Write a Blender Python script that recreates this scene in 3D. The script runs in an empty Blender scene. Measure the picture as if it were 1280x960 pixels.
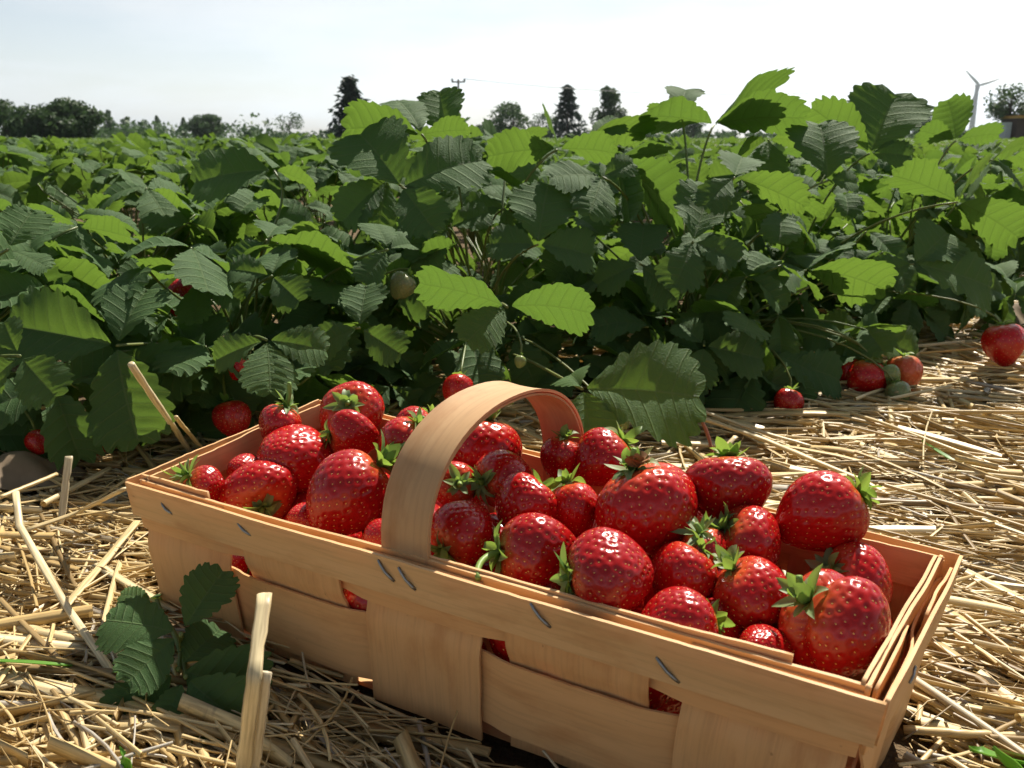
import bpy, math
import numpy as np
from mathutils import Vector, Matrix

rng = np.random.default_rng(11)
scene = bpy.context.scene
col = scene.collection
PI = math.pi

# ------------------------------------------------------------------ camera model
FPX = 1100.0
PITCH = math.atan(308 / FPX)
CH = 0.267
_c, _s = math.cos(PITCH), math.sin(PITCH)
CAM = np.array([0.0, 0.0, CH])


def ray(px, py):
    x, u = (px - 640) / FPX, -(py - 480) / FPX
    return np.array([x, _c + u * _s, -_s + u * _c])


def at(px, py, d):
    """World point that the photograph shows at (px, py), d metres away along the lens axis."""
    return CAM + ray(px, py) * d


def onz(px, py, z):
    r = ray(px, py)
    return CAM + r * ((z - CH) / r[2])


def unit(v):
    v = np.asarray(v, float)
    return v / (np.linalg.norm(v) + 1e-12)


SUN_AZ, SUN_EL = math.radians(25), math.radians(50)
SUN = np.array([math.sin(SUN_AZ) * math.cos(SUN_EL), math.cos(SUN_AZ) * math.cos(SUN_EL), math.sin(SUN_EL)])


# ------------------------------------------------------------------ mesh helpers
def mesh(name, V, F, mats=(), midx=None, smooth=True, uv=None, attr=None):
    V = np.asarray(V, np.float32)
    F = [f for f in ([F] if isinstance(F, np.ndarray) else F) if len(f)]
    me = bpy.data.meshes.new(name)
    me.vertices.add(len(V))
    me.vertices.foreach_set('co', V.ravel())
    loops = np.concatenate([f.ravel() for f in F]).astype(np.int32)
    sizes = np.concatenate([np.full(len(f), f.shape[1]) for f in F]).astype(np.int32)
    starts = np.concatenate([[0], np.cumsum(sizes)[:-1]]).astype(np.int32)
    me.loops.add(len(loops))
    me.loops.foreach_set('vertex_index', loops)
    me.polygons.add(len(sizes))
    me.polygons.foreach_set('loop_start', starts)
    try:
        me.polygons.foreach_set('loop_total', sizes)
    except Exception:
        pass
    for m in mats:
        me.materials.append(m)
    if midx is not None:
        me.polygons.foreach_set('material_index', np.asarray(midx, np.int32))
    me.polygons.foreach_set('use_smooth', np.full(len(sizes), smooth, bool))
    if uv is not None:
        l = me.uv_layers.new(name='UVMap')
        l.data.foreach_set('uv', np.asarray(uv, np.float32)[loops].ravel())
    for k, a in (attr or {}).items():
        t = me.attributes.new(k, 'FLOAT', 'POINT')
        t.data.foreach_set('value', np.asarray(a, np.float32))
    me.update(calc_edges=True)
    me.validate()
    return me


def obj(name, me, parent=None, label=None, cat=None, group=None, kind=None):
    o = bpy.data.objects.new(name, me)
    col.objects.link(o)
    if parent is not None:
        o.parent = parent
    for k, v in (('label', label), ('category', cat), ('group', group), ('kind', kind)):
        if v:
            o[k] = v
    return o


def empty(name, loc, label, cat, group=None):
    o = obj(name, None, None, label, cat, group)
    o.empty_display_size = 0.05
    o.location = [float(x) for x in loc]
    return o


class MB:
    """collects pieces of one mesh"""
    def __init__(self):
        self.V, self.F, self.uv, self.tone, self.mi, self.n = [], [], [], [], [], 0

    def add(self, V, F, uv=None, tone=0.0, mi=0):
        V = np.asarray(V, float)
        self.V.append(V)
        self.F.append(np.asarray(F) + self.n)
        self.uv.append(np.zeros((len(V), 2)) if uv is None else np.asarray(uv, float))
        self.tone.append(np.full(len(V), tone) if np.isscalar(tone) else np.asarray(tone))
        self.mi.append(np.full(len(F), mi))
        self.n += len(V)

    def mesh(self, name, mats, smooth=True):
        return mesh(name, np.concatenate(self.V), self.F, mats, np.concatenate(self.mi), smooth,
                    np.concatenate(self.uv), {'tone': np.concatenate(self.tone)})


def grid_faces(n, m, close=False):
    """n rows of m points; close wraps the columns"""
    i, j = np.meshgrid(np.arange(n - 1), np.arange(m if close else m - 1), indexing='ij')
    j2 = (j + 1) % m
    return np.stack([i * m + j, i * m + j2, (i + 1) * m + j2, (i + 1) * m + j], -1).reshape(-1, 4)


def tube(P, R, k=7, flat=1.0, cap=True):
    P = np.asarray(P, float)
    n = len(P)
    R = np.broadcast_to(np.asarray(R, float), (n,))
    T = np.gradient(P, axis=0)
    T /= np.linalg.norm(T, axis=1)[:, None] + 1e-12
    up = np.array([0, 0, 1.0]) if abs(T[0, 2]) < .9 else np.array([1.0, 0, 0])
    A = np.cross(T, up)
    A /= np.linalg.norm(A, axis=1)[:, None] + 1e-12
    B = np.cross(A, T)
    a = np.arange(k) / k * 2 * PI
    V = P[:, None] + R[:, None, None] * (np.cos(a)[None, :, None] * A[:, None] + flat * np.sin(a)[None, :, None] * B[:, None])
    L = np.concatenate([[0], np.cumsum(np.linalg.norm(np.diff(P, axis=0), axis=1))])
    uv = np.stack([np.repeat(L, k), np.tile(np.arange(k) / k * .01, n)], 1)
    V = V.reshape(-1, 3)
    F = grid_faces(n, k, True)
    if cap:
        V = np.concatenate([V, P[:1], P[-1:]])
        uv = np.concatenate([uv, [[0, 0], [L[-1], 0]]])
        i = np.arange(k)
        j = (i + 1) % k
        c0, c1 = np.full(k, n * k), np.full(k, n * k + 1)
        F = np.concatenate([F, np.stack([c0, j, i, i], 1), np.stack([c1, (n - 1) * k + i, (n - 1) * k + j, (n - 1) * k + j], 1)])
    return V, F, uv


def fix(F):
    """split a quad array with degenerate quads (last index repeated) into quads + tris"""
    F = np.asarray(F)
    d = F[:, 2] == F[:, 3]
    return [F[~d], F[d][:, :3]]


def bez(p0, p1, p2, p3, n):
    t = np.linspace(0, 1, n)[:, None]
    return (1 - t) ** 3 * p0 + 3 * (1 - t) ** 2 * t * p1 + 3 * (1 - t) * t * t * p2 + t ** 3 * p3


def fmesh(name, V, F, mats, uv=None, tone=None, smooth=True):
    return mesh(name, V, fix(F), mats, None, smooth, uv, None if tone is None else {'tone': np.full(len(V), tone) if np.isscalar(tone) else tone})


# ------------------------------------------------------------------ materials
class NT:
    def __init__(self, name):
        self.m = bpy.data.materials.new(name)
        self.m.use_nodes = True
        self.t = self.m.node_tree
        self.t.nodes.clear()
        self.out = self.n('ShaderNodeOutputMaterial')

    def n(self, typ, **kw):
        x = self.t.nodes.new(typ)
        for k, v in kw.items():
            if k.startswith('i_'):
                x.inputs[k[2:].replace('_', ' ')].default_value = v
            else:
                setattr(x, k, v)
        return x

    def l(self, a, b):
        self.t.links.new(a, b)

    def ramp(self, fac, stops, interp='LINEAR'):
        r = self.n('ShaderNodeValToRGB')
        r.color_ramp.interpolation = interp
        e = r.color_ramp.elements
        while len(e) < len(stops):
            e.new(.5)
        for x, (p, c) in zip(e, stops):
            x.position = p
            x.color = (*c, 1) if len(c) == 3 else c
        self.l(fac, r.inputs[0])
        return r.outputs[0]

    def mix(self, fac, a, b, mode='MIX'):
        m = self.n('ShaderNodeMix', data_type='RGBA', blend_type=mode)
        for s, v in ((m.inputs[0], fac), (m.inputs[6], a), (m.inputs[7], b)):
            if hasattr(v, 'is_linked'):
                self.l(v, s)
            else:
                s.default_value = v if not isinstance(v, tuple) else ((*v, 1) if len(v) == 3 else v)
        return m.outputs[2]

    def math(self, op, a, b=0.0):
        m = self.n('ShaderNodeMath', operation=op)
        for s, v in zip(m.inputs, (a, b)):
            if hasattr(v, 'is_linked'):
                self.l(v, s)
            else:
                s.default_value = v
        return m.outputs[0]

    def noise(self, vec, scale, detail=4, rough=.55, out=0):
        x = self.n('ShaderNodeTexNoise', i_Scale=scale, i_Detail=detail, i_Roughness=rough)
        if vec is not None:
            self.l(vec, x.inputs['Vector'])
        return x.outputs[out]

    def mapping(self, vec, scale=(1, 1, 1), loc=None):
        x = self.n('ShaderNodeMapping')
        x.inputs['Scale'].default_value = scale
        self.l(vec, x.inputs['Vector'])
        if loc is not None:
            self.l(loc, x.inputs['Location'])
        return x.outputs[0]

    def bump(self, h, strength, dist):
        b = self.n('ShaderNodeBump', i_Strength=strength, i_Distance=dist)
        self.l(h, b.inputs['Height'])
        return b.outputs[0]

    def pbsdf(self, color, rough=.5, spec=.5, normal=None, **kw):
        p = self.n('ShaderNodeBsdfPrincipled')
        for s, v in ((p.inputs['Base Color'], color), (p.inputs['Roughness'], rough), (p.inputs['Specular IOR Level'], spec)):
            if hasattr(v, 'is_linked'):
                self.l(v, s)
            else:
                s.default_value = v if not isinstance(v, tuple) else (*v, 1)
        if normal is not None:
            self.l(normal, p.inputs['Normal'])
        for k, v in kw.items():
            p.inputs[k].default_value = v
        return p.outputs[0]

    def transl(self, color, normal=None):
        p = self.n('ShaderNodeBsdfTranslucent')
        if hasattr(color, 'is_linked'):
            self.l(color, p.inputs[0])
        else:
            p.inputs[0].default_value = (*color, 1)
        if normal is not None:
            self.l(normal, p.inputs['Normal'])
        return p.outputs[0]

    def mixs(self, fac, a, b):
        m = self.n('ShaderNodeMixShader')
        if hasattr(fac, 'is_linked'):
            self.l(fac, m.inputs[0])
        else:
            m.inputs[0].default_value = fac
        self.l(a, m.inputs[1])
        self.l(b, m.inputs[2])
        return m.outputs[0]

    def done(self, surf):
        self.l(surf, self.out.inputs['Surface'])
        return self.m


def leaf_material(name, top, under, trans, tw):
    t = NT(name)
    geo = t.n('ShaderNodeNewGeometry')
    uv = t.n('ShaderNodeUVMap').outputs[0]
    oi = t.n('ShaderNodeObjectInfo')
    vc = t.n('ShaderNodeAttribute', attribute_name='tone').outputs['Fac']     # counts the side veins, whole on each
    fr = t.math('FRACT', vc)
    dist = t.math('MINIMUM', fr, t.math('SUBTRACT', 1.0, fr))
    sep = t.n('ShaderNodeSeparateXYZ')
    t.l(uv, sep.inputs[0])
    ay = t.math('ABSOLUTE', sep.outputs[1])

    def fall(x, w):
        m = t.n('ShaderNodeMapRange', interpolation_type='SMOOTHSTEP')
        m.inputs[1].default_value, m.inputs[2].default_value, m.inputs[3].default_value, m.inputs[4].default_value = 0, w, 1, 0
        t.l(x, m.inputs[0])
        return m.outputs[0]
    vein = t.math('MAXIMUM', t.math('MULTIPLY', fall(dist, .10), .8), fall(ay, .018))
    broad = fall(dist, .42)
    vor = t.n('ShaderNodeTexVoronoi', feature='DISTANCE_TO_EDGE')
    vor.inputs['Scale'].default_value = 30
    t.l(uv, vor.inputs['Vector'])
    net = fall(vor.outputs[0], .12)
    nz = t.noise(uv, 4, 4)
    nf = t.noise(uv, 42, 3)
    rnd = oi.outputs['Random']
    rnd2 = t.math('FRACT', t.math('MULTIPLY', rnd, 7.31))
    a = t.mix(nz, tuple(x * .65 for x in top), tuple(x * 1.35 for x in top))
    a = t.mix(t.math('MULTIPLY', rnd, .5), a, (top[0] * 1.7, top[1] * 1.25, top[2] * .8))
    a = t.mix(t.math('MULTIPLY', vein, .30), a, (.10, .16, .05))
    b = t.mix(t.math('MULTIPLY', vein, .5), under, (.2, .27, .1))
    base = t.mix(geo.outputs['Backfacing'], a, b)
    tcol = t.mix(rnd2, trans, (trans[0] * .62, trans[1] * .72, trans[2] * .9))
    tcol = t.mix(nz, tcol, (trans[0] * .72, trans[1] * .8, trans[2] * .7))
    tcol = t.mix(t.math('MULTIPLY', vein, .75), tcol, (trans[0] * .45, trans[1] * .5, trans[2] * .6))
    tcol = t.mix(t.math('MULTIPLY', net, .22), tcol, (trans[0] * .5, trans[1] * .55, trans[2] * .6))
    h = t.math('ADD', t.math('MULTIPLY', nf, .12), t.math('ADD', t.math('MULTIPLY', vein, -.45), t.math('ADD', t.math('MULTIPLY', broad, -.28), t.math('MULTIPLY', net, -.10))))
    nrm = t.bump(h, .6, .0034)
    rough = t.mix(geo.outputs['Backfacing'], (.38, .38, .38), (.7, .7, .7))
    p = t.pbsdf(base, .4, .25, nrm)
    t.l(rough, p.node.inputs['Roughness'])
    return t.done(t.mixs(tw, p, t.transl(tcol)))


M = {}
M['leaf'] = leaf_material('leaf_green', (.032, .105, .024), (.07, .14, .045), (.182, .285, .036), .44)
M['field'] = leaf_material('leaf_field', (.038, .115, .026), (.07, .14, .045), (.172, .268, .036), .43)


def stalk_material(name, c0, c1, tw=.15):
    t = NT(name)
    uv = t.n('ShaderNodeUVMap').outputs[0]
    oi = t.n('ShaderNodeObjectInfo').outputs['Random']
    g = t.noise(uv, 40, 3)
    c = t.mix(oi, c0, c1)
    c = t.mix(t.math('MULTIPLY', g, .5), c, tuple(x * .6 for x in c0))
    return t.done(t.mixs(tw, t.pbsdf(c, .45, .4), t.transl(c1)))


M['petiole'] = stalk_material('leaf_stalk_green', (.11, .17, .04), (.2, .22, .06))
M['berrystalk'] = stalk_material('berry_stalk_green', (.2, .33, .07), (.3, .42, .1), .25)


def sepal_material():
    t = NT('sepal_green')
    uv = t.n('ShaderNodeUVMap').outputs[0]
    geo = t.n('ShaderNodeNewGeometry')
    oi = t.n('ShaderNodeObjectInfo').outputs['Random']
    n = t.noise(uv, 9, 4)
    a = t.mix(n, (.045, .12, .025), (.12, .24, .05))
    a = t.mix(geo.outputs['Backfacing'], a, (.2, .3, .12))
    a = t.mix(t.math('MULTIPLY', oi, .35), a, (.2, .25, .1))
    return t.done(t.mixs(.38, t.pbsdf(a, .5, .35), t.transl((.33, .5, .07))))


M['sepal'] = sepal_material()


def wood_material(name, c_hi, c_lo, glow=.1, red=(.75, .25, .08)):
    t = NT(name)
    uv = t.n('ShaderNodeUVMap').outputs[0]
    oi = t.n('ShaderNodeObjectInfo').outputs['Random']
    off = t.n('ShaderNodeCombineXYZ')
    t.l(t.math('MULTIPLY', oi, 37.0), off.inputs[0])
    t.l(t.math('MULTIPLY', oi, 11.0), off.inputs[1])
    v1 = t.mapping(uv, (7, 90, 1), off.outputs[0])
    v2 = t.mapping(uv, (24, 520, 1), off.outputs[0])
    v3 = t.mapping(uv, (26, 60, 1), off.outputs[0])
    g1 = t.noise(v1, 1.0, 5, .6)
    g2 = t.noise(v2, 1.0, 3, .6)
    g3 = t.noise(v3, 1.0, 4, .6)
    c = t.mix(g1, c_lo, c_hi)
    dark = t.ramp(g2, [(.36, (1, 1, 1)), (.52, (0, 0, 0))])
    c = t.mix(t.math('MULTIPLY', dark, .22), c, tuple(x * .55 for x in c_lo))
    blot = t.ramp(g3, [(.5, (0, 0, 0)), (.72, (1, 1, 1))])
    c = t.mix(t.math('MULTIPLY', blot, .6), c, (c_lo[0] * .78, c_lo[1] * .62, c_lo[2] * .5))
    v4 = t.mapping(uv, (70, 110, 1), off.outputs[0])
    speck = t.ramp(t.noise(v4, 2.2, 2, .5), [(.74, (0, 0, 0)), (.79, (1, 1, 1))])
    c = t.mix(t.math('MULTIPLY', speck, .5), c, (.12, .055, .025))
    c = t.mix(t.math('MULTIPLY', oi, .28), c, (c_hi[0] * 1.0, c_hi[1] * .82, c_hi[2] * .7))
    nb = t.bump(t.math('ADD', g2, t.math('MULTIPLY', g1, .8)), .16, .0004)
    return t.done(t.mixs(glow, t.pbsdf(c, .58, .3, nb), t.transl(red)))


M['wood'] = wood_material('veneer_wood', (.79, .48, .228), (.61, .338, .137))
M['woodedge'] = wood_material('veneer_wood_rim', (.80, .53, .27), (.60, .355, .15), .12)
M['handle'] = wood_material('veneer_wood_handle', (.67, .45, .24), (.5, .305, .145), .2, (.85, .22, .06))


def simple(name, c, rough=.5, spec=.4, metal=0.0, var=.3, scale=60):
    t = NT(name)
    tc = t.n('ShaderNodeTexCoord').outputs['Object']
    n = t.noise(tc, scale, 4)
    cc = t.mix(n, tuple(x * (1 - var) for x in c), tuple(min(1, x * (1 + var)) for x in c))
    p = t.pbsdf(cc, rough, spec)
    p.node.inputs['Metallic'].default_value = metal
    return t.done(p)


M['staple'] = simple('staple_steel', (.3, .31, .32), .32, .5, .9)
M['seed'] = simple('berry_seed', (.62, .37, .09), .4, .45, 0, .6, 250)
M['bark'] = simple('tree_bark', (.07, .055, .045), .9, .2)
M['pole'] = simple('pole_wood', (.16, .14, .12), .8, .2, 0, .3, 3)
M['wire'] = simple('wire_grey', (.2, .2, .21), .5, .3)
M['turbine'] = simple('turbine_backlit_grey', (.15, .18, .2), .5, .4, 0, .05, 1)  # white turbine, its backlit shade put into the colour as grey
M['shedwall'] = simple('shed_wall', (.09, .06, .05), .8, .2, 0, .3, 2)
M['shedroof'] = simple('shed_roof', (.42, .24, .07), .7, .3, 0, .3, 2)
M['shedpale'] = simple('shed_pale', (.45, .45, .47), .7, .3, 0, .2, 2)
M['grassblade'] = stalk_material('grass_green', (.09, .24, .03), (.2, .42, .06), .35)
M['dry'] = simple('dry_leaf', (.2, .15, .1), .8, .2, 0, .35, 70)
M['drybrown'] = simple('dry_brown_sepal', (.26, .12, .05), .7, .2, 0, .4, 300)
M['redstalk'] = stalk_material('runner_red', (.3, .09, .05), (.42, .16, .08))


def berry_material(name, ripe, pale):
    t = NT(name)
    tone = t.n('ShaderNodeAttribute', attribute_name='tone').outputs['Fac']   # 0 at the tip, 1 under the calyx
    tc = t.n('ShaderNodeTexCoord').outputs['Object']
    oi = t.n('ShaderNodeObjectInfo').outputs['Random']
    n = t.noise(tc, 90, 3)
    c = t.mix(n, ripe, tuple(x * .72 for x in ripe))
    c = t.mix(t.math('MULTIPLY', oi, .8), c, (ripe[0] * .55, ripe[1] * .55, ripe[2] * .9))
    c = t.mix(t.math('MULTIPLY', t.math('FRACT', t.math('MULTIPLY', oi, 5.7)), .16), c, (ripe[0] * 1.1, ripe[1] * 2.2, ripe[2] * 1.3))
    k = t.ramp(t.math('ADD', tone, t.math('MULTIPLY', t.math('SUBTRACT', n, .5), .3)), [(.80, (0, 0, 0)), (1.0, (1, 1, 1))])
    c = t.mix(t.math('MULTIPLY', k, .6), c, pale)
    nb = t.bump(t.noise(tc, 900, 2), .12, .0004)
    p = t.pbsdf(c, .24, .38, nb)
    q = p.node
    q.inputs['Subsurface Weight'].default_value = .18
    q.inputs['Subsurface Radius'].default_value = (1, .12, .08)
    q.inputs['Subsurface Scale'].default_value = .0035
    q.inputs['Coat Weight'].default_value = .06
    q.inputs['Coat Roughness'].default_value = .12
    return t.done(p)


M['berry'] = berry_material('berry_red', (.47, .0075, .006), (.62, .13, .04))
M['berryorange'] = berry_material('berry_orange', (.55, .09, .03), (.5, .42, .18))
M['berrygreen'] = berry_material('berry_unripe', (.23, .24, .075), (.3, .33, .12))


def straw_material():
    t = NT('straw')
    tone = t.n('ShaderNodeAttribute', attribute_name='tone').outputs['Fac']
    uv = t.n('ShaderNodeUVMap').outputs[0]
    c = t.ramp(tone, [(0, (.16, .105, .05)), (.12, (.36, .245, .10)), (.35, (.62, .44, .185)), (.65, (.78, .59, .28)), (.93, (.85, .72, .44)), (1, (.5, .47, .4))])
    g = t.noise(t.mapping(uv, (25, 900, 1)), 1, 4)
    c = t.mix(t.ramp(g, [(.35, (1, 1, 1)), (.6, (0, 0, 0))]), c, t.mix(.6, c, (.2, .13, .06)))
    pt = t.noise(t.mapping(uv, (60, 60, 1)), 1, 3)
    c = t.mix(t.ramp(pt, [(.62, (0, 0, 0)), (.75, (1, 1, 1))]), c, t.mix(.55, c, (.16, .12, .08)))
    nb = t.bump(g, .35, .0004)
    return t.done(t.mixs(.15, t.pbsdf(c, .42, .45, nb), t.transl((.62, .44, .17))))


M['straw'] = straw_material()


def ground_material():
    t = NT('soil_ground')
    geo = t.n('ShaderNodeNewGeometry').outputs['Position']
    n1 = t.noise(geo, 14, 6, .65)
    n2 = t.noise(geo, 160, 4, .6)
    c = t.mix(n1, (.075, .05, .03), (.17, .12, .068))
    c = t.mix(t.math('MULTIPLY', n2, .5), c, (.17, .115, .06))
    d = t.n('ShaderNodeVectorMath', operation='LENGTH')
    t.l(geo, d.inputs[0])
    far = t.n('ShaderNodeMapRange')
    far.inputs[1].default_value, far.inputs[2].default_value = 25, 60
    t.l(d.outputs['Value'], far.inputs[0])
    c = t.mix(far.outputs[0], c, (.055, .1, .03))
    return t.done(t.pbsdf(c, .95, .15, t.bump(t.math('ADD', n1, n2), .8, .008)))


M['ground'] = ground_material()


def crown_material(name, c0, c1):
    t = NT(name)
    tone = t.n('ShaderNodeAttribute', attribute_name='tone').outputs['Fac']
    c = t.mix(tone, c0, c1)
    return t.done(t.mixs(.2, t.pbsdf(c, .6, .25), t.transl(tuple(x * 1.5 for x in c1))))


M['crown_dark'] = crown_material('crown_dark', (.024, .05, .018), (.05, .09, .028))
M['crown_mid'] = crown_material('crown_mid', (.04, .072, .03), (.075, .125, .05))
M['crown_blue'] = crown_material('crown_conifer', (.018, .032, .026), (.035, .055, .04))

# ------------------------------------------------------------------ world, sun, camera
world = bpy.data.worlds.new('World')
scene.world = world
world.use_nodes = True
wt = world.node_tree
bg = wt.nodes['Background']
sky = wt.nodes.new('ShaderNodeTexSky')
sky.sky_type = 'NISHITA'
sky.sun_disc = False
sky.sun_elevation = SUN_EL
sky.sun_rotation = SUN_AZ
sky.altitude = 50
sky.air_density = 1.0
sky.dust_density = .9
sky.ozone_density = 1.0
# thin high cloud veil
tcw = wt.nodes.new('ShaderNodeTexCoord')
mp = wt.nodes.new('ShaderNodeMapping')
mp.inputs['Scale'].default_value = (2.2, 2.2, 11)
wt.links.new(tcw.outputs['Generated'], mp.inputs['Vector'])
cn = wt.nodes.new('ShaderNodeTexNoise')
cn.inputs['Scale'].default_value = 1.6
cn.inputs['Detail'].default_value = 6
wt.links.new(mp.outputs[0], cn.inputs['Vector'])
cr = wt.nodes.new('ShaderNodeValToRGB')
cr.color_ramp.elements[0].position, cr.color_ramp.elements[1].position = .42, .66
cr.color_ramp.elements[0].color = (.5, .5, .5, 1)      # an even veil of summer haze
wt.links.new(cn.outputs[0], cr.inputs[0])
mulf = wt.nodes.new('ShaderNodeMath')
mulf.operation = 'MULTIPLY'
mulf.inputs[1].default_value = 1.0
wt.links.new(cr.outputs[0], mulf.inputs[0])
bw = wt.nodes.new('ShaderNodeRGBToBW')
wt.links.new(sky.outputs[0], bw.inputs[0])
brt = wt.nodes.new('ShaderNodeMath')
brt.operation = 'MULTIPLY'
brt.inputs[1].default_value = 1.34
wt.links.new(bw.outputs[0], brt.inputs[0])
mx = wt.nodes.new('ShaderNodeMix')
mx.data_type = 'RGBA'
wt.links.new(mulf.outputs[0], mx.inputs[0])
wt.links.new(sky.outputs[0], mx.inputs[6])
tint = wt.nodes.new('ShaderNodeMix')
tint.data_type = 'RGBA'
tint.blend_type = 'MULTIPLY'
tint.inputs[0].default_value = 1
tint.inputs[7].default_value = (.93, 1.0, 1.05, 1)
wt.links.new(brt.outputs[0], tint.inputs[6])
wt.links.new(tint.outputs[2], mx.inputs[7])
wt.links.new(mx.outputs[2], bg.inputs['Color'])
bg.inputs['Strength'].default_value = .0595

sl = bpy.data.lights.new('sun', 'SUN')
sl.energy = 4.6
sl.angle = math.radians(.5)
sl.color = (1, .93, .82)
so = bpy.data.objects.new('sun', sl)
col.objects.link(so)
so.rotation_euler = Vector([float(x) for x in SUN]).to_track_quat('Z', 'Y').to_euler()

cd = bpy.data.cameras.new('camera')
cam = bpy.data.objects.new('camera', cd)
col.objects.link(cam)
cd.sensor_width = 36
cd.lens = 36 * FPX / 1280
cd.clip_start = .01
cd.clip_end = 6000
cam.location = CAM
cam.rotation_euler = (PI / 2 - PITCH, 0, 0)
cd.dof.use_dof = True
cd.dof.focus_distance = .5
cd.dof.aperture_fstop = cd.lens / 1.15
scene.camera = cam
scene.view_settings.view_transform = 'Standard'
scene.view_settings.look = 'None'
scene.view_settings.exposure = .92
scene.cycles.use_denoising = True
scene.cycles.max_bounces = 8
scene.cycles.diffuse_bounces = 5
scene.cycles.glossy_bounces = 3
scene.cycles.adaptive_threshold = .02
scene.cycles.transmission_bounces = 6
scene.cycles.caustics_reflective = False
scene.cycles.sample_clamp_indirect = 8

# ------------------------------------------------------------------ leaves
TOOTH = {4: (0, .82, 1.0, .80), 3: (0, .8, 1.0), 2: (0, 1.0)}


def leaflet(r, K=9, sub=4, Mj=6, fold=.35, droop=.5, pleat=.03, wide=1.0, curl=.25, wav=.03):
    """A toothed, pleated strawberry leaflet of unit length: x along the midrib, z is the upper side."""
    N = K * sub
    i = np.arange(N + 1)
    a = PI * (.02 + .98 * i / N)
    xe = .5 * (1 - np.cos(a))
    ye = wide / 2 * np.sin(a) ** .70 * (.52 + .68 * xe) * (xe + .025) / (xe + .12) * 1.12
    ph = i % sub
    tooth = np.array(TOOTH[sub])[ph] * (i < N)
    amp = .062 * np.clip((a - .22 * PI) / (.15 * PI), 0, 1)
    nx, ny = -np.cos(a) * .9 + .2, np.sin(a)
    amp = amp * (1 + .25 * r.standard_normal(N + 1))
    tx, ty = amp * tooth * nx, amp * tooth * ny
    ye[-1] = 0
    ty[-1] = 0
    xm = np.clip(xe, 0, 1) * (.42 + .52 * np.clip(xe, 0, 1))
    tip_ph = (2 if sub == 4 else (2 if sub == 3 else 1)) / sub
    psi = (i / sub - tip_ph) % 1.0
    bul = .5 - .5 * np.cos(2 * PI * psi)
    vs, uvs, vn, Fs = [], [], [], []
    off = 0
    ph1, ph2 = r.uniform(0, 6.28, 2)
    for side in (1, -1):
        t = np.linspace(0, 1, Mj + 1)[None, :]
        X = xm[:, None] + (xe - xm)[:, None] * t
        Y = side * ye[:, None] * t
        wt_ = np.clip((t - .68) / .32, 0, 1)
        DX, DY = tx[:, None] * wt_, side * ty[:, None] * wt_
        Z = pleat * bul[:, None] * np.sin(PI * np.clip(t, 0, 1) ** .7)
        Z = Z + wav * np.sin(5 * X + ph1 + 2 * side) * np.abs(Y) * 2 + wav * .6 * np.sin(11 * X + ph2) * t ** 2
        aY = np.abs(Y)
        f = fold * (1 - .35 * X)
        Yf = Y * np.cos(f)
        Zf = Z + aY * np.sin(f) - curl * aY ** 2 * 1.6
        vein = (i / sub - tip_ph + 1)[:, None] * np.ones_like(t)
        Yf = Yf + DY * np.cos(f)
        Zf = Zf + np.abs(DY) * np.sin(f) * .6 - .25 * np.hypot(DX, DY)
        vs.append(np.stack([X + DX, Yf, Zf], -1).reshape(-1, 3))
        uvs.append(np.stack([X, Y], -1).reshape(-1, 2))
        vn.append(vein.ravel())
        F = grid_faces(N + 1, Mj + 1)
        if side == 1:
            F = F[:, ::-1]
        Fs.append(F[:, ::-1] + off)
        off += (N + 1) * (Mj + 1)
    V = np.concatenate(vs)
    if abs(droop) > 1e-3:
        th = droop * V[:, 0]
        x = np.sin(th) / droop
        z = -(1 - np.cos(th)) / droop
        V = np.stack([x + V[:, 2] * np.sin(th), V[:, 1], z + V[:, 2] * np.cos(th)], 1)
    return V, np.concatenate(Fs), np.concatenate(uvs), np.concatenate(vn)


def place(V, B, T, n):
    """map a unit leaflet so that it runs from B to T with its upper side towards n"""
    B, T = np.asarray(B, float), np.asarray(T, float)
    L = np.linalg.norm(T - B)
    ex = (T - B) / L
    n = np.asarray(n, float)
    ez = unit(n - (n @ ex) * ex)
    ey = np.cross(ez, ex)
    return B + L * (V[:, :1] * ex + V[:, 1:2] * ey + V[:, 2:3] * ez)


def leaf_generic(r, hi=True, spread=None, down=None):
    """three leaflets in local space: stalk end at the origin, terminal leaflet towards +x, upper side +z"""
    mb = MB()
    K, sub, mj = (9, 4, 6) if hi else (6, 2, 3)
    dn = r.uniform(.0, .45) if down is None else down
    for k, (az, s) in enumerate(((0, 1), (1.85, .93), (-1.85, .93))):
        az += r.normal(0, .14)
        d = dn + r.normal(0, .12)
        dirv = np.array([math.cos(az) * math.cos(d), math.sin(az) * math.cos(d), -math.sin(d)])
        nn = np.array([math.cos(az) * math.sin(d), math.sin(az) * math.sin(d), math.cos(d)]) + r.normal(0, .14, 3)
        V, F, uv, vn = leaflet(r, K, sub, mj, r.uniform(.15, .95), r.uniform(.1, 1.0), r.uniform(.008, .016), r.uniform(.84, 1.0), r.uniform(.1, .45), r.uniform(.02, .06))
        mb.add(place(V, dirv * .04, dirv * (1.04 * s), nn), F, uv + [k * 3.1, 0], vn)
    return mb


def leaf_mesh(mb, name, mat):
    return mb.mesh(name, [mat])


LEAVES = [leaf_mesh(leaf_generic(rng), 'leaf', M['leaf']) for _ in range(22)]

NORM = {'T': (.12, .62, .78), 'D': (-.1, -.78, .62), 'G': (.32, -.40, .86), 'U': (.1, .1, 1), 'E': (.15, .35, .93), 'M': (.12, .50, .86), 'F': (-.1, -.45, .88), 'L': (-.6, -.3, .75), 'R': (.6, -.3, .75)}

# near plants: crown positions on the straw along the front bed, [x, y, label]
ROW0, ROW1 = np.array([-.60, .715]), np.array([.94, 1.30])


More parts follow.
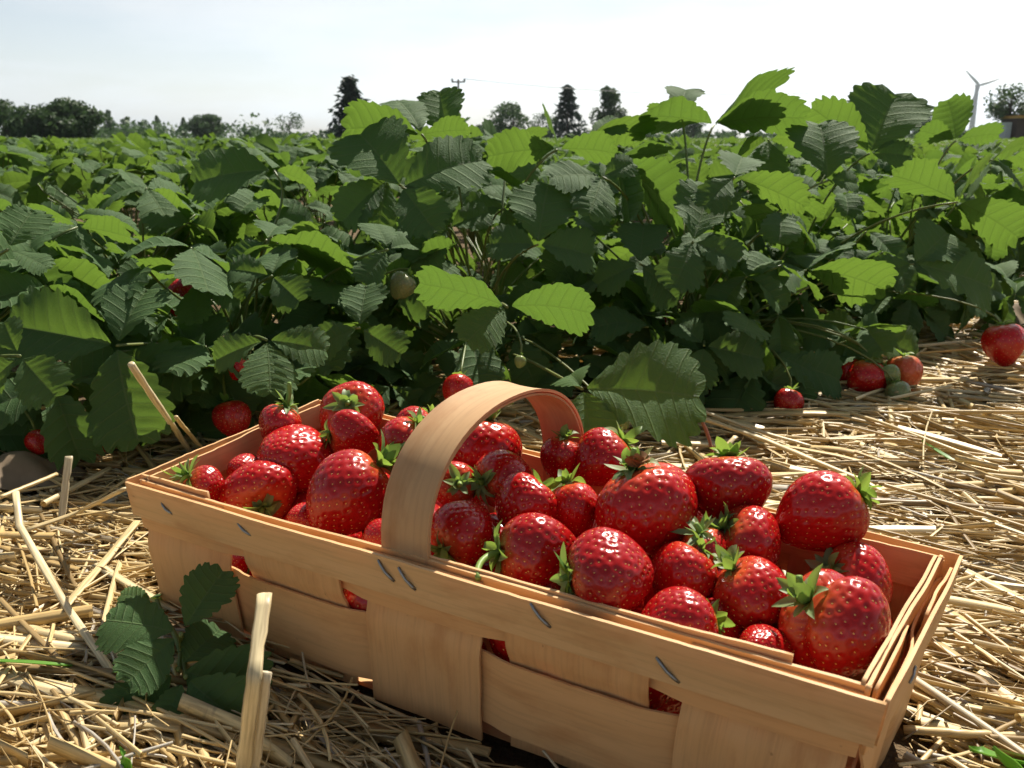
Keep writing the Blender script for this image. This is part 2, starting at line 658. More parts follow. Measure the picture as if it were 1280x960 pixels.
def rowpt(t, off=0.0):
    d = unit(ROW1 - ROW0)
    n = np.array([-d[1], d[0]])
    return ROW0 + d * t + n * (off + .45 * max(0, t - .95))      # the bed bends away on the right


PLANT_SPECS = [
    (-.08, .05, 'strawberry plant cut off by the left picture edge, above shaded fruit'),
    (.10, .0, 'low strawberry plant with a broad dark leaf drooping over the straw at the basket corner'),
    (.36, .03, "strawberry plant with small folded leaves and red fruit just behind the basket's left corner"),
    (.62, .06, 'tall strawberry plant carrying the leaf clump that rises beside the spruce and the utility pole'),
    (.86, -.02, 'strawberry plant behind the basket handle, with one bright sunlit leaf pair low in front'),
    (1.08, .05, 'strawberry plant with whitish shining leaves, right of the bright low leaf pair'),
    (1.28, -.02, 'strawberry plant with a large toothed leaf lying over the straw behind the strawberries'),
    (1.46, .08, 'tallest strawberry plant, its pale green top leaf spread like an umbrella above the bed'),
    (1.64, -.01, 'strawberry plant with a bright leaf beside a silvery one above a cluster of ripening fruit'),
    (1.84, .08, 'strawberry plant below the wind turbine, with long bent stalks over the open straw'),
]
# second line of the front bed, seen above and between the first
BACK_SPECS = [(.0, .3), (.26, .34), (.5, .36), (.74, .33), (.98, .35), (1.2, .36), (1.42, .35), (1.64, .36), (1.86, .34), (2.08, .30), (2.3, .34)]
BACK_LABELS = [
    'strawberry plant at the left edge behind the drooping dark leaf', 'strawberry plant with yellowish stalks in the second line behind the folded leaves',
    'strawberry plant in the second line left of the tall clump beside the spruce', 'strawberry plant in the second line under the utility pole',
    'strawberry plant in the second line under the round distant tree', 'strawberry plant in the second line under the distant conifer',
    'strawberry plant in the second line left of the umbrella leaf', 'strawberry plant in the second line right of the umbrella leaf',
    'strawberry plant in the second line just left of the wind turbine', 'strawberry plant in the second line under the wind turbine',
    'strawberry plant in the second line under the broad tree at the right edge']

plants = []
for t, off, lab in PLANT_SPECS:
    p = rowpt(t, off)
    plants.append([empty('strawberry_plant', (p[0], p[1], 0), lab, 'strawberry plant', 'strawberry plants of the front bed'), np.array([p[0], p[1], 0.0])])
NFRONT = len(plants)
for (t, off), lab in zip(BACK_SPECS, BACK_LABELS):
    p = rowpt(t, off)
    plants.append([empty('strawberry_plant', (p[0], p[1], 0), lab, 'strawberry plant', 'strawberry plants of the front bed'), np.array([p[0], p[1], 0.0])])


def nearest_plant(P, only=None):
    c = plants[:only] if only else plants
    return min(c, key=lambda q: np.hypot(q[1][0] - P[0], q[1][1] - P[1]))


def add_petiole(leafobj, origin, C, J, r0=.0017, r1=.0012, lead=None):
    """stalk from the crown C to the leaf junction J (world); child of the leaf"""
    d = J - C
    p1 = C + np.array([d[0] * .15, d[1] * .15, d[2] * .55 + .02])
    p2 = J - (unit(lead) * .05 if lead is not None else np.array([d[0] * .3, d[1] * .3, .03 - .02]))
    V, F, uv = tube(bez(C, p1, p2, J, 12), np.linspace(r0, r1, 12), 7)
    o = obj('leaf_stalk', fmesh('leaf_stalk', V - origin, F, [M['petiole']], uv), leafobj)
    o.matrix_parent_inverse = Matrix.Identity(4)
    return o


def hero(J, d, tips, plant=None, wide=1.0, lead=None, crown=None):
    Jw = at(J[0], J[1], d)
    pl = plant or nearest_plant(Jw, NFRONT)
    o3 = pl[1]
    mb = MB()
    r = np.random.default_rng(int(J[0] * 7 + J[1]))
    cols = []
    for k, tp in enumerate(tips):
        px, py, dd, typ = tp[:4]
        kw = tp[4] if len(tp) > 4 else {}
        T = at(px, py, d + dd)
        n = np.array(NORM[typ]) + r.normal(0, .06, 3)
        par = dict(fold=r.uniform(.25, .5), droop=r.uniform(.2, .5), pleat=.011, wide=kw.get('wide', wide) * .95, curl=r.uniform(.1, .35), wav=r.uniform(.02, .05))
        if typ == 'G':
            par.update(fold=.08, curl=.1, pleat=.022)
        par.update({a: b for a, b in kw.items() if a != 'wide'})
        V, F, uv, vn = leaflet(r, 10, 4, 7, **par)
        B = Jw + unit(T - Jw) * .004
        mb.add(place(V, B, T, n) - o3, F, uv + [k * 2.7, 0], vn)
    lf = obj('leaf', mb.mesh('leaf', [M['leaf']]), pl[0])
    C = o3 + r.normal(0, .012, 3) if crown is None else np.asarray(crown, float)
    C[2] = .005 if crown is None else C[2]
    add_petiole(lf, o3, C, Jw, lead=lead)
    return lf


HEROES = [
    ((893, 156), 1.04, [(800, 130, -.02, 'E', dict(fold=.2)), (955, 92, .04, 'M', dict(wide=1.1, fold=.2)), (1003, 130, -.02, 'M', dict(wide=1.1, fold=.25))]),
    ((850, 140), 1.05, [(858, 104, .03, 'D', dict(wide=1.1)), (815, 133, .02, 'T')]),
    ((527, 168), .92, [(436, 146, .0, 'T', dict(wide=.95)), (498, 108, .03, 'G', dict(wide=.75)), (582, 158, .0, 'T', dict(wide=1.1))]),
    ((560, 175), .97, [(548, 110, .02, 'D', dict(wide=.9)), (584, 160, .0, 'T')]),
    ((502, 234), .86, [(446, 152, .02, 'D', dict(wide=1.05)), (600, 184, .0, 'D', dict(wide=1.0)), (540, 280, -.03, 'D', dict(wide=1.0))]),
    ((485, 225), .88, [(424, 268, -.02, 'D', dict(wide=1.0)), (470, 290, -.03, 'G', dict(wide=.6))]),
    ((697, 187), .95, [(610, 184, .0, 'T'), (686, 138, .02, 'T'), (770, 182, -.01, 'T')]),
    ((735, 172), 1.0, [(776, 148, .01, 'G', dict(wide=1.0)), (800, 150, .04, 'T')]),
    ((752, 221), .90, [(690, 212, -.03, 'G', dict(wide=1.05)), (742, 258, -.05, 'G', dict(wide=.8)), (792, 200, .0, 'D')]),
    ((768, 200), .95, [(862, 262, -.01, 'T', dict(wide=1.05)), (815, 178, .05, 'T'), (800, 275, -.02, 'T')]),
    ((672, 306), .85, [(684, 218, .02, 'D', dict(wide=1.1)), (746, 312, .0, 'D', dict(wide=1.1)), (612, 300, .0, 'D', dict(wide=1.1))]),
    ((866, 302), .86, [(890, 228, .03, 'D', dict(wide=1.0)), (922, 322, -.02, 'D', dict(wide=1.0)), (846, 352, -.03, 'D', dict(wide=1.0))]),
    ((634, 384), .70, [(530, 340, .0, 'T', dict(wide=1.12, fold=.15)), (738, 372, .0, 'T', dict(wide=1.15, fold=.15)), (586, 418, -.03, 'G', dict(wide=.95))]),
    ((1008, 338), .93, [(1107, 342, .0, 'T', dict(wide=1.15, fold=.15)), (940, 346, -.03, 'G', dict(wide=.95)), (1030, 300, .06, 'T')]),
    ((728, 486), .71, [(878, 482, -.02, 'D', dict(wide=1.05, fold=.3)), (742, 560, -.03, 'D', dict(wide=1.1)), (706, 458, .04, 'D')]),
    ((146, 432), .69, [(6, 402, .0, 'D', dict(wide=.9, fold=.55)), (176, 350, .02, 'D', dict(wide=1.05)), (160, 548, -.03, 'D', dict(wide=.95))]),
    ((150, 440), .72, [(238, 474, .0, 'D', dict(wide=.95)), (110, 500, .0, 'D')]),
    ((342, 213), .93, [(236, 214, -.02, 'D', dict(wide=.95)), (318, 172, .03, 'T'), (398, 226, .0, 'T', dict(wide=1.0))], dict(lead=(-.6, -.2, .75))),
    ((97, 284), .85, [(46, 256, .0, 'T'), (166, 290, .0, 'T', dict(wide=1.0)), (70, 330, -.02, 'D')]),
    ((50, 300), .80, [(0, 262, .0, 'G'), (20, 340, -.02, 'D'), (96, 330, 0, 'T')]),
    ((333, 300), .82, [(443, 322, .0, 'T', dict(wide=1.0)), (282, 330, .0, 'G'), (350, 270, .04, 'T')]),
    ((340, 345), .76, [(372, 374, -.02, 'D', dict(wide=1.1)), (284, 332, .0, 'D'), (350, 310, .03, 'D')]),
    ((1197, 253), 1.0, [(1120, 206, .0, 'T', dict(wide=.9)), (1234, 192, .02, 'T', dict(wide=1.0)), (1277, 284, .0, 'T', dict(wide=.95))]),
    ((1087, 192), 1.08, [(1120, 112, .02, 'D', dict(wide=1.25)), (1018, 130, .0, 'T', dict(wide=.8)), (1140, 190, -.02, 'D')]),
    ((1035, 226), 1.0, [(1028, 142, .02, 'D', dict(wide=1.15)), (1075, 225, .0, 'D')]),
    ((1195, 176), 1.22, [(1190, 128, .02, 'T', dict(wide=1.1)), (1150, 160, .0, 'T'), (1245, 160, .0, 'T')]),
    ((333, 425), .67, [(262, 446, .0, 'D', dict(wide=.8)), (408, 432, .0, 'D', dict(wide=.85)), (340, 484, -.03, 'G', dict(wide=1.0))]),
    ((10, 312), .68, [(40, 255, .02, 'G', dict(wide=1.0)), (60, 330, 0, 'G')]),
    ((918, 222), .88, [(1008, 246, .0, 'T', dict(wide=.75)), (880, 250, -.02, 'D'), (930, 190, .04, 'D')]),
    ((1142, 330), .95, [(1252, 350, .0, 'D', dict(wide=.8)), (1190, 284, .02, 'D'), (1090, 340, .0, 'D')]),
    ((880, 432), .84, [(956, 446, .0, 'D'), (872, 480, -.02, 'D'), (850, 400, .02, 'D')]),
    ((985, 455), .9, [(1060, 470, .0, 'D'), (1000, 510, -.02, 'D'), (930, 450, .02, 'D')]),
    ((1080, 420), 1.0, [(1150, 440, .0, 'D'), (1085, 460, -.02, 'D'), (1030, 400, .02, 'D')]),
    ((485, 312), .80, [(452, 350, -.02, 'G', dict(wide=.8)), (516, 300, .02, 'D'), (470, 270, .02, 'G')]),
    ((450, 410), .74, [(392, 430, .0, 'D'), (500, 440, -.01, 'D'), (455, 350, .02, 'D')]),
    ((25, 445), .63, [(62, 490, -.02, 'D', dict(wide=1.0)), (0, 400, 0, 'D'), (-20, 480, 0, 'D')]),
    ((250, 350), .78, [(180, 330, 0, 'T'), (300, 372, 0, 'D'), (240, 400, -.02, 'D')]),
    ((560, 285), .88, [(520, 330, -.02, 'D'), (610, 262, 0, 'D'), (545, 240, .02, 'D')]),
    ((800, 330), .88, [(745, 350, 0, 'D'), (850, 372, -.01, 'D'), (805, 275, .03, 'D')]),
    ((1240, 200), 1.1, [(1280, 170, .02, 'T'), (1285, 225, 0, 'G'), (1215, 235, -.02, 'T')]),
    ((960, 175), 1.1, [(915, 195, -.02, 'T'), (1010, 170, .0, 'T'), (965, 215, -.03, 'D')]),
    ((640, 175), 1.1, [(600, 200, -.02, 'T'), (660, 220, -.02, 'G'), (675, 165, .03, 'T')]),
]
for hspec in HEROES:
    kw = hspec[3] if len(hspec) > 3 else {}
    hero(hspec[0], hspec[1], hspec[2], **kw)


def set_leaf(pl, r, J, n, ex, size):
    C = pl[1]
    ex = unit(ex - (ex @ n) * n)
    ey = np.cross(n, ex)
    o = obj('leaf', LEAVES[r.integers(len(LEAVES))], pl[0])
    Rm = Matrix(((ex[0], ey[0], n[0]), (ex[1], ey[1], n[1]), (ex[2], ey[2], n[2]))).to_4x4()
    s = size * r.uniform(.8, 1.15)
    rel = J - C
    o.matrix_basis = Matrix.Translation(Vector(rel.tolist())) @ Rm @ Matrix.Scale(s, 4)
    # stalk: built in the plant's space, then carried into the leaf's
    d = rel
    p0 = np.array([*(r.normal(0, .012, 2)), .004])
    pts = bez(p0, p0 + np.array([d[0] * .2, d[1] * .2, d[2] * .6]), rel - n * .035 - ex * .02, rel, 9)
    V, F, uv = tube(pts, np.linspace(.0016, .0011, 9), 6)
    st = obj('leaf_stalk', fmesh('leaf_stalk', V, F, [M['petiole']], uv), o)
    st.matrix_parent_inverse = o.matrix_basis.inverted()
    return o


def filler_leaf(pl, r, hmin, hmax, reach, size, facing=None):
    C = pl[1]
    az = r.uniform(0, 2 * PI)
    rad = reach * math.sqrt(r.uniform(.03, 1))
    z = hmax - (hmax - hmin) * (rad / reach) ** 1.5 * r.uniform(.5, 1.1) - r.exponential(.02)
    if r.uniform() < .3:
        z *= r.uniform(.45, .85)
    z = max(z, .045)
    J = C + np.array([math.cos(az) * rad, math.sin(az) * rad, z])
    J += r.normal(0, .01, 3)
    out = np.array([math.cos(az), math.sin(az), 0])
    n = unit(np.array([0, 0, 1.0]) + out * r.uniform(.0, .55) + np.array([.12, .22, 0]) + r.normal(0, .42, 3))
    ex = out + r.normal(0, .35, 3)
    return set_leaf(pl, r, J, n, ex, size)


def skirt_leaf(pl, r):
    """a low leaf on the camera side of a front plant, hanging over the edge of the straw"""
    C = pl[1]
    u, v = r.uniform(-.16, .16), r.uniform(.02, .15)
    d = unit(ROW1 - ROW0)
    z = r.uniform(.03, .17) * (1.15 - v / .2)
    J = C + np.array([d[0] * u + d[1] * v, d[1] * u - d[0] * v, max(z, .03)])
    n = unit(np.array([r.normal(0, .35), -.55 + r.normal(0, .4), .8]))
    ex = np.array([r.normal(0, .8), -.7, -.25])
    return set_leaf(pl, r, J, n, ex, .058)


FR = np.random.default_rng(5)
# canopy height along the bed (left low, centre and right tall)
for i, pl in enumerate(plants):
    x = pl[1][0]
    front = i < NFRONT
    hm = np.interp(x, [-.6, -.3, -.1, .3, .8, 1.2], [.22, .22, .235, .25, .265, .27])
    if front:
        for _ in range(30):
            filler_leaf(pl, FR, .08, hm * .95, .15, .055)
        for _ in range(14):
            skirt_leaf(pl, FR)
    else:
        for _ in range(36):
            filler_leaf(pl, FR, .10, hm, .20, .057)

# ------------------------------------------------------------------ strawberries
def berry_mesh(r, name, R, ln=1.05, taper=.28, furrow=0.0, lob=.05, squash=1.0, nseed=300, nu=216, nv=124, mat='berry', dimple=.027, dent=.2, knob=0.0):
    ln = ln * 1.13
    th = np.linspace(.0, PI, nv)
    ph = np.linspace(0, 2 * PI, nu, endpoint=False)
    TH, PH = np.meshgrid(th, ph, indexing='ij')
    D = np.stack([np.sin(TH) * np.cos(PH), np.sin(TH) * np.sin(PH), np.cos(TH)], -1)
    p = r.uniform(0, 2 * PI, 8)

    def shape(TH, PH):
        s = np.sin(TH)
        rr = s * (1 + taper * np.cos(TH) - .08 * np.cos(2 * TH))
        rr = rr * (1 + lob * np.cos(2 * PH + p[0]) + lob * .6 * np.cos(3 * PH + p[1] + 1.2 * TH) + lob * .5 * np.cos(5 * PH + p[2]) * s)
        if furrow:
            for k in (0, 1):
                dphi = np.abs((PH - p[3] - k * PI + PI) % (2 * PI) - PI)
                rr = rr * (1 - furrow * np.exp(-(dphi / .33) ** 2) * np.clip(np.cos(TH) + .55, 0, 1))
        z = np.cos(TH) * ln
        z = z - dent * np.exp(-(TH / .5) ** 2) + .06 * np.cos(PH + p[4]) * s
        if furrow:
            z = z - furrow * .7 * np.exp(-((np.sin(PH - p[3])) / .35) ** 2) * np.exp(-((TH - .5) / .5) ** 2)
        if knob:
            z = z + knob * np.cos(2 * PH + p[5]) * np.sin(2 * TH)
        return np.stack([rr * np.cos(PH), rr * np.sin(PH) * squash, z], -1)
    P = shape(TH, PH)
    # seeds on a jittered spiral
    k = np.arange(nseed) + .5
    cz = 1 - 2 * k / nseed
    sth = np.arccos(cz)
    sph = (k * PI * (1 + 5 ** .5)) % (2 * PI)
    keep = (sth > .33)
    sth, sph = sth[keep] + r.normal(0, .032, keep.sum()), sph[keep] + r.normal(0, .045, keep.sum())
    sth = np.clip(sth, .3, PI - .02)
    S = np.stack([np.sin(sth) * np.cos(sph), np.sin(sth) * np.sin(sph), np.cos(sth)], -1)
    dots = (D.reshape(-1, 3).astype(np.float32) @ S.T.astype(np.float32)).max(1)
    ang = np.arccos(np.clip(dots, -1, 1)).reshape(TH.shape)
    w = .62 * math.sqrt(4 * PI / nseed) * .55
    dep = dimple * (np.exp(-(ang / w) ** 2) - .35)
    nrm = D * np.array([1, 1, 1 / ln])
    P = (P - nrm * dep[..., None]) * R
    V = P.reshape(-1, 3)
    F = grid_faces(nv, nu, True)[:, ::-1]
    tone = ((np.cos(TH) + 1) / 2).ravel()
    # seeds
    C = shape(sth, sph)
    dC = shape(sth + .02, sph) - C
    dP = shape(sth, sph + .02) - C
    a = dC / np.linalg.norm(dC, axis=1)[:, None]
    b = dP - (dP * a).sum(1)[:, None] * a
    b /= np.linalg.norm(b, axis=1)[:, None]
    n = np.cross(a, b)
    sl_, sw_, sh_ = .42 * w, .25 * w, .18 * w
    ang6 = np.arange(6) / 6 * 2 * PI
    ring = C[:, None] - n[:, None] * (dimple * .62) + sl_ * np.cos(ang6)[None, :, None] * a[:, None] + sw_ * np.sin(ang6)[None, :, None] * b[:, None]
    top = C - n * (dimple * .62 - sh_)
    SV = np.concatenate([ring, top[:, None]], 1) * R
    ns = len(C)
    base = len(V) + np.arange(ns)[:, None] * 7
    i = np.arange(6)
    ST = np.stack([base + i, base + (i + 1) % 6, np.broadcast_to(base + 6, (ns, 6))], -1).reshape(-1, 3)
    V = np.concatenate([V, SV.reshape(-1, 3)])
    tone = np.concatenate([tone, np.zeros(ns * 7)])
    midx = np.concatenate([np.zeros(len(F)), np.ones(len(ST))])
    top_z = float(P[0, 0, 2])
    return mesh(name, V, [F, ST], [M[mat], M['seed']], midx, True, None, {'tone': tone}), top_z


def sepals_mesh(r, R, n=10, length=.62, lift=.5, mat=None, wide=.19, wild=.3):
    mb = MB()
    for k in range(n):
        az = 2 * PI * k / n + r.normal(0, .15)
        L = R * length * r.uniform(.75, 1.2) * (1 if k % 2 else .85)
        W = R * wide * r.uniform(.8, 1.2) * (1 if k % 2 else .75)
        l0 = lift + r.normal(0, wild)
        curv = r.normal(-.5, .9)
        t = np.linspace(0, 1, 8)
        ang = l0 + curv * t
        dx = np.concatenate([[0], np.cumsum(np.cos((ang[1:] + ang[:-1]) / 2) / 7)]) * L
        dz = np.concatenate([[0], np.cumsum(np.sin((ang[1:] + ang[:-1]) / 2) / 7)]) * L
        w = W * (np.sin(PI * (t * .86 + .14)) ** .8) * (1 - .25 * t)
        w[-1] = W * .03
        u = np.linspace(-1, 1, 5)
        tw = r.normal(0, .35)
        X = dx[:, None] + R * .05 - 0 * u
        Y = w[:, None] * u[None, :]
        Z = dz[:, None] + .45 * np.abs(Y) + tw * t[:, None] * Y
        V = np.stack([X * math.cos(az) - Y * math.sin(az), X * math.sin(az) + Y * math.cos(az), Z + R * .02], -1).reshape(-1, 3)
        mb.add(V, grid_faces(8, 5), np.stack([np.repeat(t, 5) + k, np.tile(u, 8)], 1), 0)
    return mb.mesh('calyx', [mat or M['sepal']])


def full_calyx(r, R, n, length, lift):
    """an outer ring of sepals and a shorter, more upright inner one"""
    a = sepals_mesh(r, R, n, length, lift)
    b = sepals_mesh(r, R, 6, length * .75, min(1.2, lift + .55), wide=.15)
    V, F, uv = [], [], []
    off = 0
    for me in (a, b):
        k = len(me.vertices)
        v = np.empty(k * 3)
        me.vertices.foreach_get('co', v)
        f = np.empty(len(me.polygons) * 4, np.int32)
        me.polygons.foreach_get('vertices', f)
        V.append(v.reshape(-1, 3))
        F.append(f.reshape(-1, 4) + off)
        uv.append(np.stack([np.arange(k) * .11 % 7, np.arange(k) * .07 % 3], 1))
        off += k
        bpy.data.meshes.remove(me)
    return mesh('calyx', np.concatenate(V), F, [M['sepal']], None, True, np.concatenate(uv))


def rot_to(axis, spin=0.0):
    z = unit(axis)
    h = np.array([0, 0, 1.0]) if abs(z[2]) < .95 else np.array([0, 1.0, 0])
    x = unit(np.cross(h, z))
    y = np.cross(z, x)
    c, s = math.cos(spin), math.sin(spin)
    x, y = c * x + s * y, -s * x + c * y
    return Matrix(((x[0], y[0], z[0]), (x[1], y[1], z[1]), (x[2], y[2], z[2])))


CR = np.array([1.0, 0, 0])
CU = np.array([0, _s, _c])
CT = -np.array([0, _c, -_s])


def stalk_mesh(r, length, bend, rad=.0013, d0=(0, 0, 1), fork=False):
    d0 = np.array(d0, float)
    e = np.array([math.cos(bend[0]), math.sin(bend[0]), 0])
    pts = bez(np.zeros(3), d0 * length * .35, d0 * length * .7 + e * length * bend[1] * .4, d0 * length * (1 - bend[1] * .3) + e * length * bend[1], 9)
    V, F, uv = tube(pts, np.linspace(rad * 1.25, rad * .95, 9), 7)
    mb = MB()
    mb.add(V, F, uv)
    if fork:
        q = pts[6]
        V, F, uv = tube(bez(q, q + (pts[7] - pts[6]), q + np.array([.2, -.1, .5]) * length * .3, q + np.array([.28, -.2, .62]) * length * .45, 6), rad, 7)
        mb.add(V, F, uv)
    V, F, uv = np.concatenate(mb.V), np.concatenate(mb.F), np.concatenate(mb.uv)
    return fmesh('stalk', V, F, [M['berrystalk']], uv)


# basket rim corners (front-left, front-right, back-right, back-left)
ZR = CH - .1809
TFL, TFR = onz(157, 603, ZR), onz(1097, 877, ZR)
TBR, TBL = onz(1195, 693, ZR - .003), onz(402, 501, ZR + .007)
U_AX = unit((TFR - TFL) + (TBR - TBL))
W_AX = unit((TBL - TFL) + (TBR - TFR))
# the corners read off the photograph are the outer ones: the weave stands inside the outer rim ply
TFL, TFR, TBR, TBL = TFL + .0022 * U_AX + .0035 * W_AX, TFR - .0010 * U_AX + .0035 * W_AX, TBR - .0020 * U_AX - .0040 * W_AX, TBL + .0022 * U_AX - .0040 * W_AX
TOP = np.array([TFL, TFR, TBR, TBL])


def in_basket(px, py, w):
    """point seen at (px, py) on the upright plane at fraction w of the way from the front to the back of the basket"""
    A, B = TFL * (1 - w) + TBL * w, TFR * (1 - w) + TBR * w
    n = np.cross(B - A, [0, 0, 1.0])
    r = ray(px, py)
    t = (n @ (A - CAM)) / (n @ r)
    return CAM + r * t, t


BG = 'ripe strawberries heaped in the basket'
# px, py, radius px, w, calyx direction (right, up, towards camera), label, options
BERRIES = [
    (435, 617, 52, .32, (.75, .7, -.15), 'large upright strawberry with a long forked green stalk, just left of the handle foot', dict(ln=1.12, taper=.12, stalk=(.030, (1.5, .25), True), lift=.9)),
    (366, 574, 45, .52, (.35, -.25, -.9), 'round glossy strawberry without visible calyx, behind and left of the forked-stalk one', dict(ln=1.0, taper=.18)),
    (349, 533, 27, .60, (.35, .9, .1), 'small strawberry with an upright cut stalk, behind the round one near the left end', dict(stalk=(.017, (2.5, .2), False), lift=.7)),
    (440, 518, 38, .86, (.0, .35, .9), 'strawberry at the back left whose open green calyx faces the front', dict(ln=.95, lift=.25, len=.55)),
    (441, 545, 29, .68, (-.95, .1, .2), 'small knobbly two-lobed strawberry with its calyx to the left, in front of the back-left berry', dict(knob=.12, lob=.09, lift=.3)),
    (323, 614, 42, .34, (.35, -.5, .75), 'strawberry near the left front rim, its leafy calyx and pale stalk turned forward', dict(ln=.85, stalk=(.016, (0.1, .8), False), lift=.5, len=.6)),
    (256, 608, 24, .18, (-.7, .6, .5), 'smallest strawberry in the left front corner with a big pale ragged calyx', dict(lift=.6, len=1.1, dry=.0)),
    (507, 556, 34, .60, (.5, .75, .2), 'strawberry half hidden behind the left edge of the handle foot', dict(lift=.4)),
    (517, 536, 27, .82, (.6, .5, -.2), 'small strawberry peeping out behind the handle near the back rim', dict(lift=.4)),
    (606, 566, 44, .72, (.1, .95, -.1), 'broad strawberry under the handle arch with a perky green calyx and curved stalk on top', dict(ln=1.0, taper=.2, stalk=(.016, (2.9, .8), False), lift=.85, len=.55)),
    (630, 597, 36, .56, (-.7, -.1, .6), 'dark red strawberry below the arch berry with its calyx lying to the left', dict(lift=.2, len=.75)),
    (656, 632, 39, .46, (.6, .5, -.3), 'flattened strawberry in the middle, wedged between dark berry and front berries', dict(ln=.8, furrow=.08)),
    (719, 640, 34, .54, (-.2, .9, -.2), 'pointed strawberry with tiny raised sepals, left of the largest one', dict(ln=1.2, taper=.3, lift=.9)),
    (671, 689, 49, .27, (-.95, .0, .2), 'rounded strawberry with a curled stalk on its left, second from the handle foot', dict(ln=1.05, stalk=(.02, (1.7, 1.0), False), lift=.3)),
    (579, 664, 41, .27, (-.6, -.5, .6), 'dark strawberry right beside the handle foot with its calyx low on the left', dict(ln=1.0, lift=.4)),
    (760, 717, 54, .18, (-.97, -.05, .1), 'perfectly round strawberry on the front rim with its calyx pointing left', dict(ln=.98, taper=.1, lift=.1, len=.6)),
    (809, 640, 62, .56, (-.3, .93, .05), 'big strawberry at the top of the heap carrying a withered brown flower between its sepals', dict(ln=.98, taper=.15, furrow=.07, lift=.5, brown=True, stalk=(.012, (3.0, .3), False), len=.55)),
    (752, 574, 37, .86, (.75, .6, -.1), 'strawberry at the back right of the handle, lying on its side against the rim', dict(lift=.3)),
    (909, 614, 49, .80, (.05, .97, -.15), 'wide-shouldered strawberry by the back rim with small sepals and a nub of stalk on top', dict(ln=.9, taper=.32, furrow=.06, lift=.35, stalk=(.006, (0, .5), False), len=.5)),
    (1025, 642, 52, .83, (.85, .5, .1), 'strawberry leaning on the back rim with a bright calyx on its right side', dict(ln=1.15, taper=.22, lift=.5, len=.55)),
    (935, 678, 44, .66, (-.7, .5, .2), 'shiny strawberry in the gap below the two at the back rim', dict(ln=.9, lift=.3)),
    (853, 723, 43, .40, (.5, .8, -.1), 'strawberry just below the big one with the withered flower', dict(ln=1.0, lift=.4)),
    (942, 746, 48, .42, (-.55, .75, .0), 'plump strawberry with raised grey-green sepals at its upper left, left of the heart-shaped one', dict(ln=1.0, taper=.12, lift=.9)),
    (845, 784, 48, .14, (.9, .1, -.3), 'low glossy strawberry showing only its back over the front rim', dict(ln=1.0)),
    (1046, 782, 66, .36, (-.68, .6, .3), 'heart-shaped strawberry, the largest and nearest at the right end of the basket', dict(ln=.95, taper=.2, furrow=.3, lift=.7, len=.55, stalk=(.012, (1.0, .4), False))),
    (1070, 730, 46, .74, (-.85, .4, .25), 'strawberry tucked behind the heart-shaped one with a spreading calyx on its left', dict(ln=.95, lift=.35, len=.65)),
    (955, 812, 33, .24, (.5, -.3, -.5), 'dark purple-red strawberry deep in the corner below the heart-shaped one', dict()),
    (893, 784, 36, .30, (.3, -.2, -.6), 'shaded strawberry down in the gap above the low glossy one', dict()),
    (566, 606, 29, .45, (.3, .15, .85), 'strawberry right of the handle inner edge, its pale green calyx facing the front', dict(lift=.15, len=.7)),
    (380, 650, 24, .22, (.3, -.3, -.6), 'strawberry showing a sliver over the front rim below the forked-stalk one', dict()),
    (478, 672, 24, .16, (-.3, -.3, -.6), 'strawberry showing a sliver left of the handle foot at the front rim', dict()),
    (306, 590, 24, .38, (.3, -.3, -.6), 'shaded strawberry low at the left end, behind the one near the left front rim', dict()),
    (286, 706, 22, .13, (.3, -.3, -.6), 'strawberry seen through the first slit of the basket front', dict()),
    (583, 818, 24, .13, (.3, -.3, -.6), 'strawberry seen through the slit in the middle of the basket front', dict()),
    (418, 752, 20, .16, (-.3, .3, .9), 'strawberry whose green calyx pokes at the second slit of the basket front', dict(lift=.2, len=1.1)),
    (700, 572, 26, .80, (.2, .85, .1), 'small strawberry sunk beside the back foot of the handle with sepals showing', dict(lift=.7)),
    (880, 690, 30, .52, (-.2, .75, .3), 'strawberry hidden under dark sepals below the wide-shouldered one', dict(lift=.2, len=1.0)),
]
berry_pos = []
LOW = 'strawberry half buried in the bottom layer of the heap, glimpsed between the ones on top'
for i, (px, py, rp, w, cal, lab, op) in enumerate(BERRIES):
    r = np.random.default_rng(100 + i)
    P, dep = in_basket(px, py, w)
    R = rp * dep / FPX
    berry_pos.append((P, R))
    ln = op.get('ln', 1.05)
    me, tz = berry_mesh(r, 'strawberry', R / (.5 + .5 * min(ln, 1.15)) * .955, ln, op.get('taper', .24), op.get('furrow', 0.0), op.get('lob', .035), r.uniform(.93, 1.0),
                        int(np.interp(rp, [20, 60], [190, 330])), knob=op.get('knob', 0.0))
    ax = cal[0] * CR + cal[1] * CU + cal[2] * CT
    o = obj('strawberry', me, None, lab, 'strawberry', BG)
    o.matrix_world = Matrix.Translation(Vector(P.tolist())) @ rot_to(ax, r.uniform(0, 6.28)).to_4x4()
    c = obj('calyx', full_calyx(r, R, int(r.integers(9, 12)), op.get('len', .62) * 1.28, op.get('lift', .4)), o)
    c.location = (0, 0, tz * .98)
    sp = op.get('stalk', (.004 + .002 * r.uniform(), (r.uniform(0, 6), .3), False))
    st = obj('stalk', stalk_mesh(r, sp[0], sp[1], .0014, fork=sp[2]), c)
    if op.get('brown'):
        d = obj('withered_flower', sepals_mesh(r, R * .55, 9, .55, 1.25, M['drybrown'], .42, .35), c)
        d.location = (-R * .12, R * .1, R * .08)
LR = np.random.default_rng(12)
lowmesh = []
for q in range(4):
    lowmesh.append(berry_mesh(LR, 'strawberry', .0195, 1.05, .22, 0, .04, .96, 240, 150, 90))
lowcal = sepals_mesh(LR, .019, 10, .6, .3)
nlow = 0
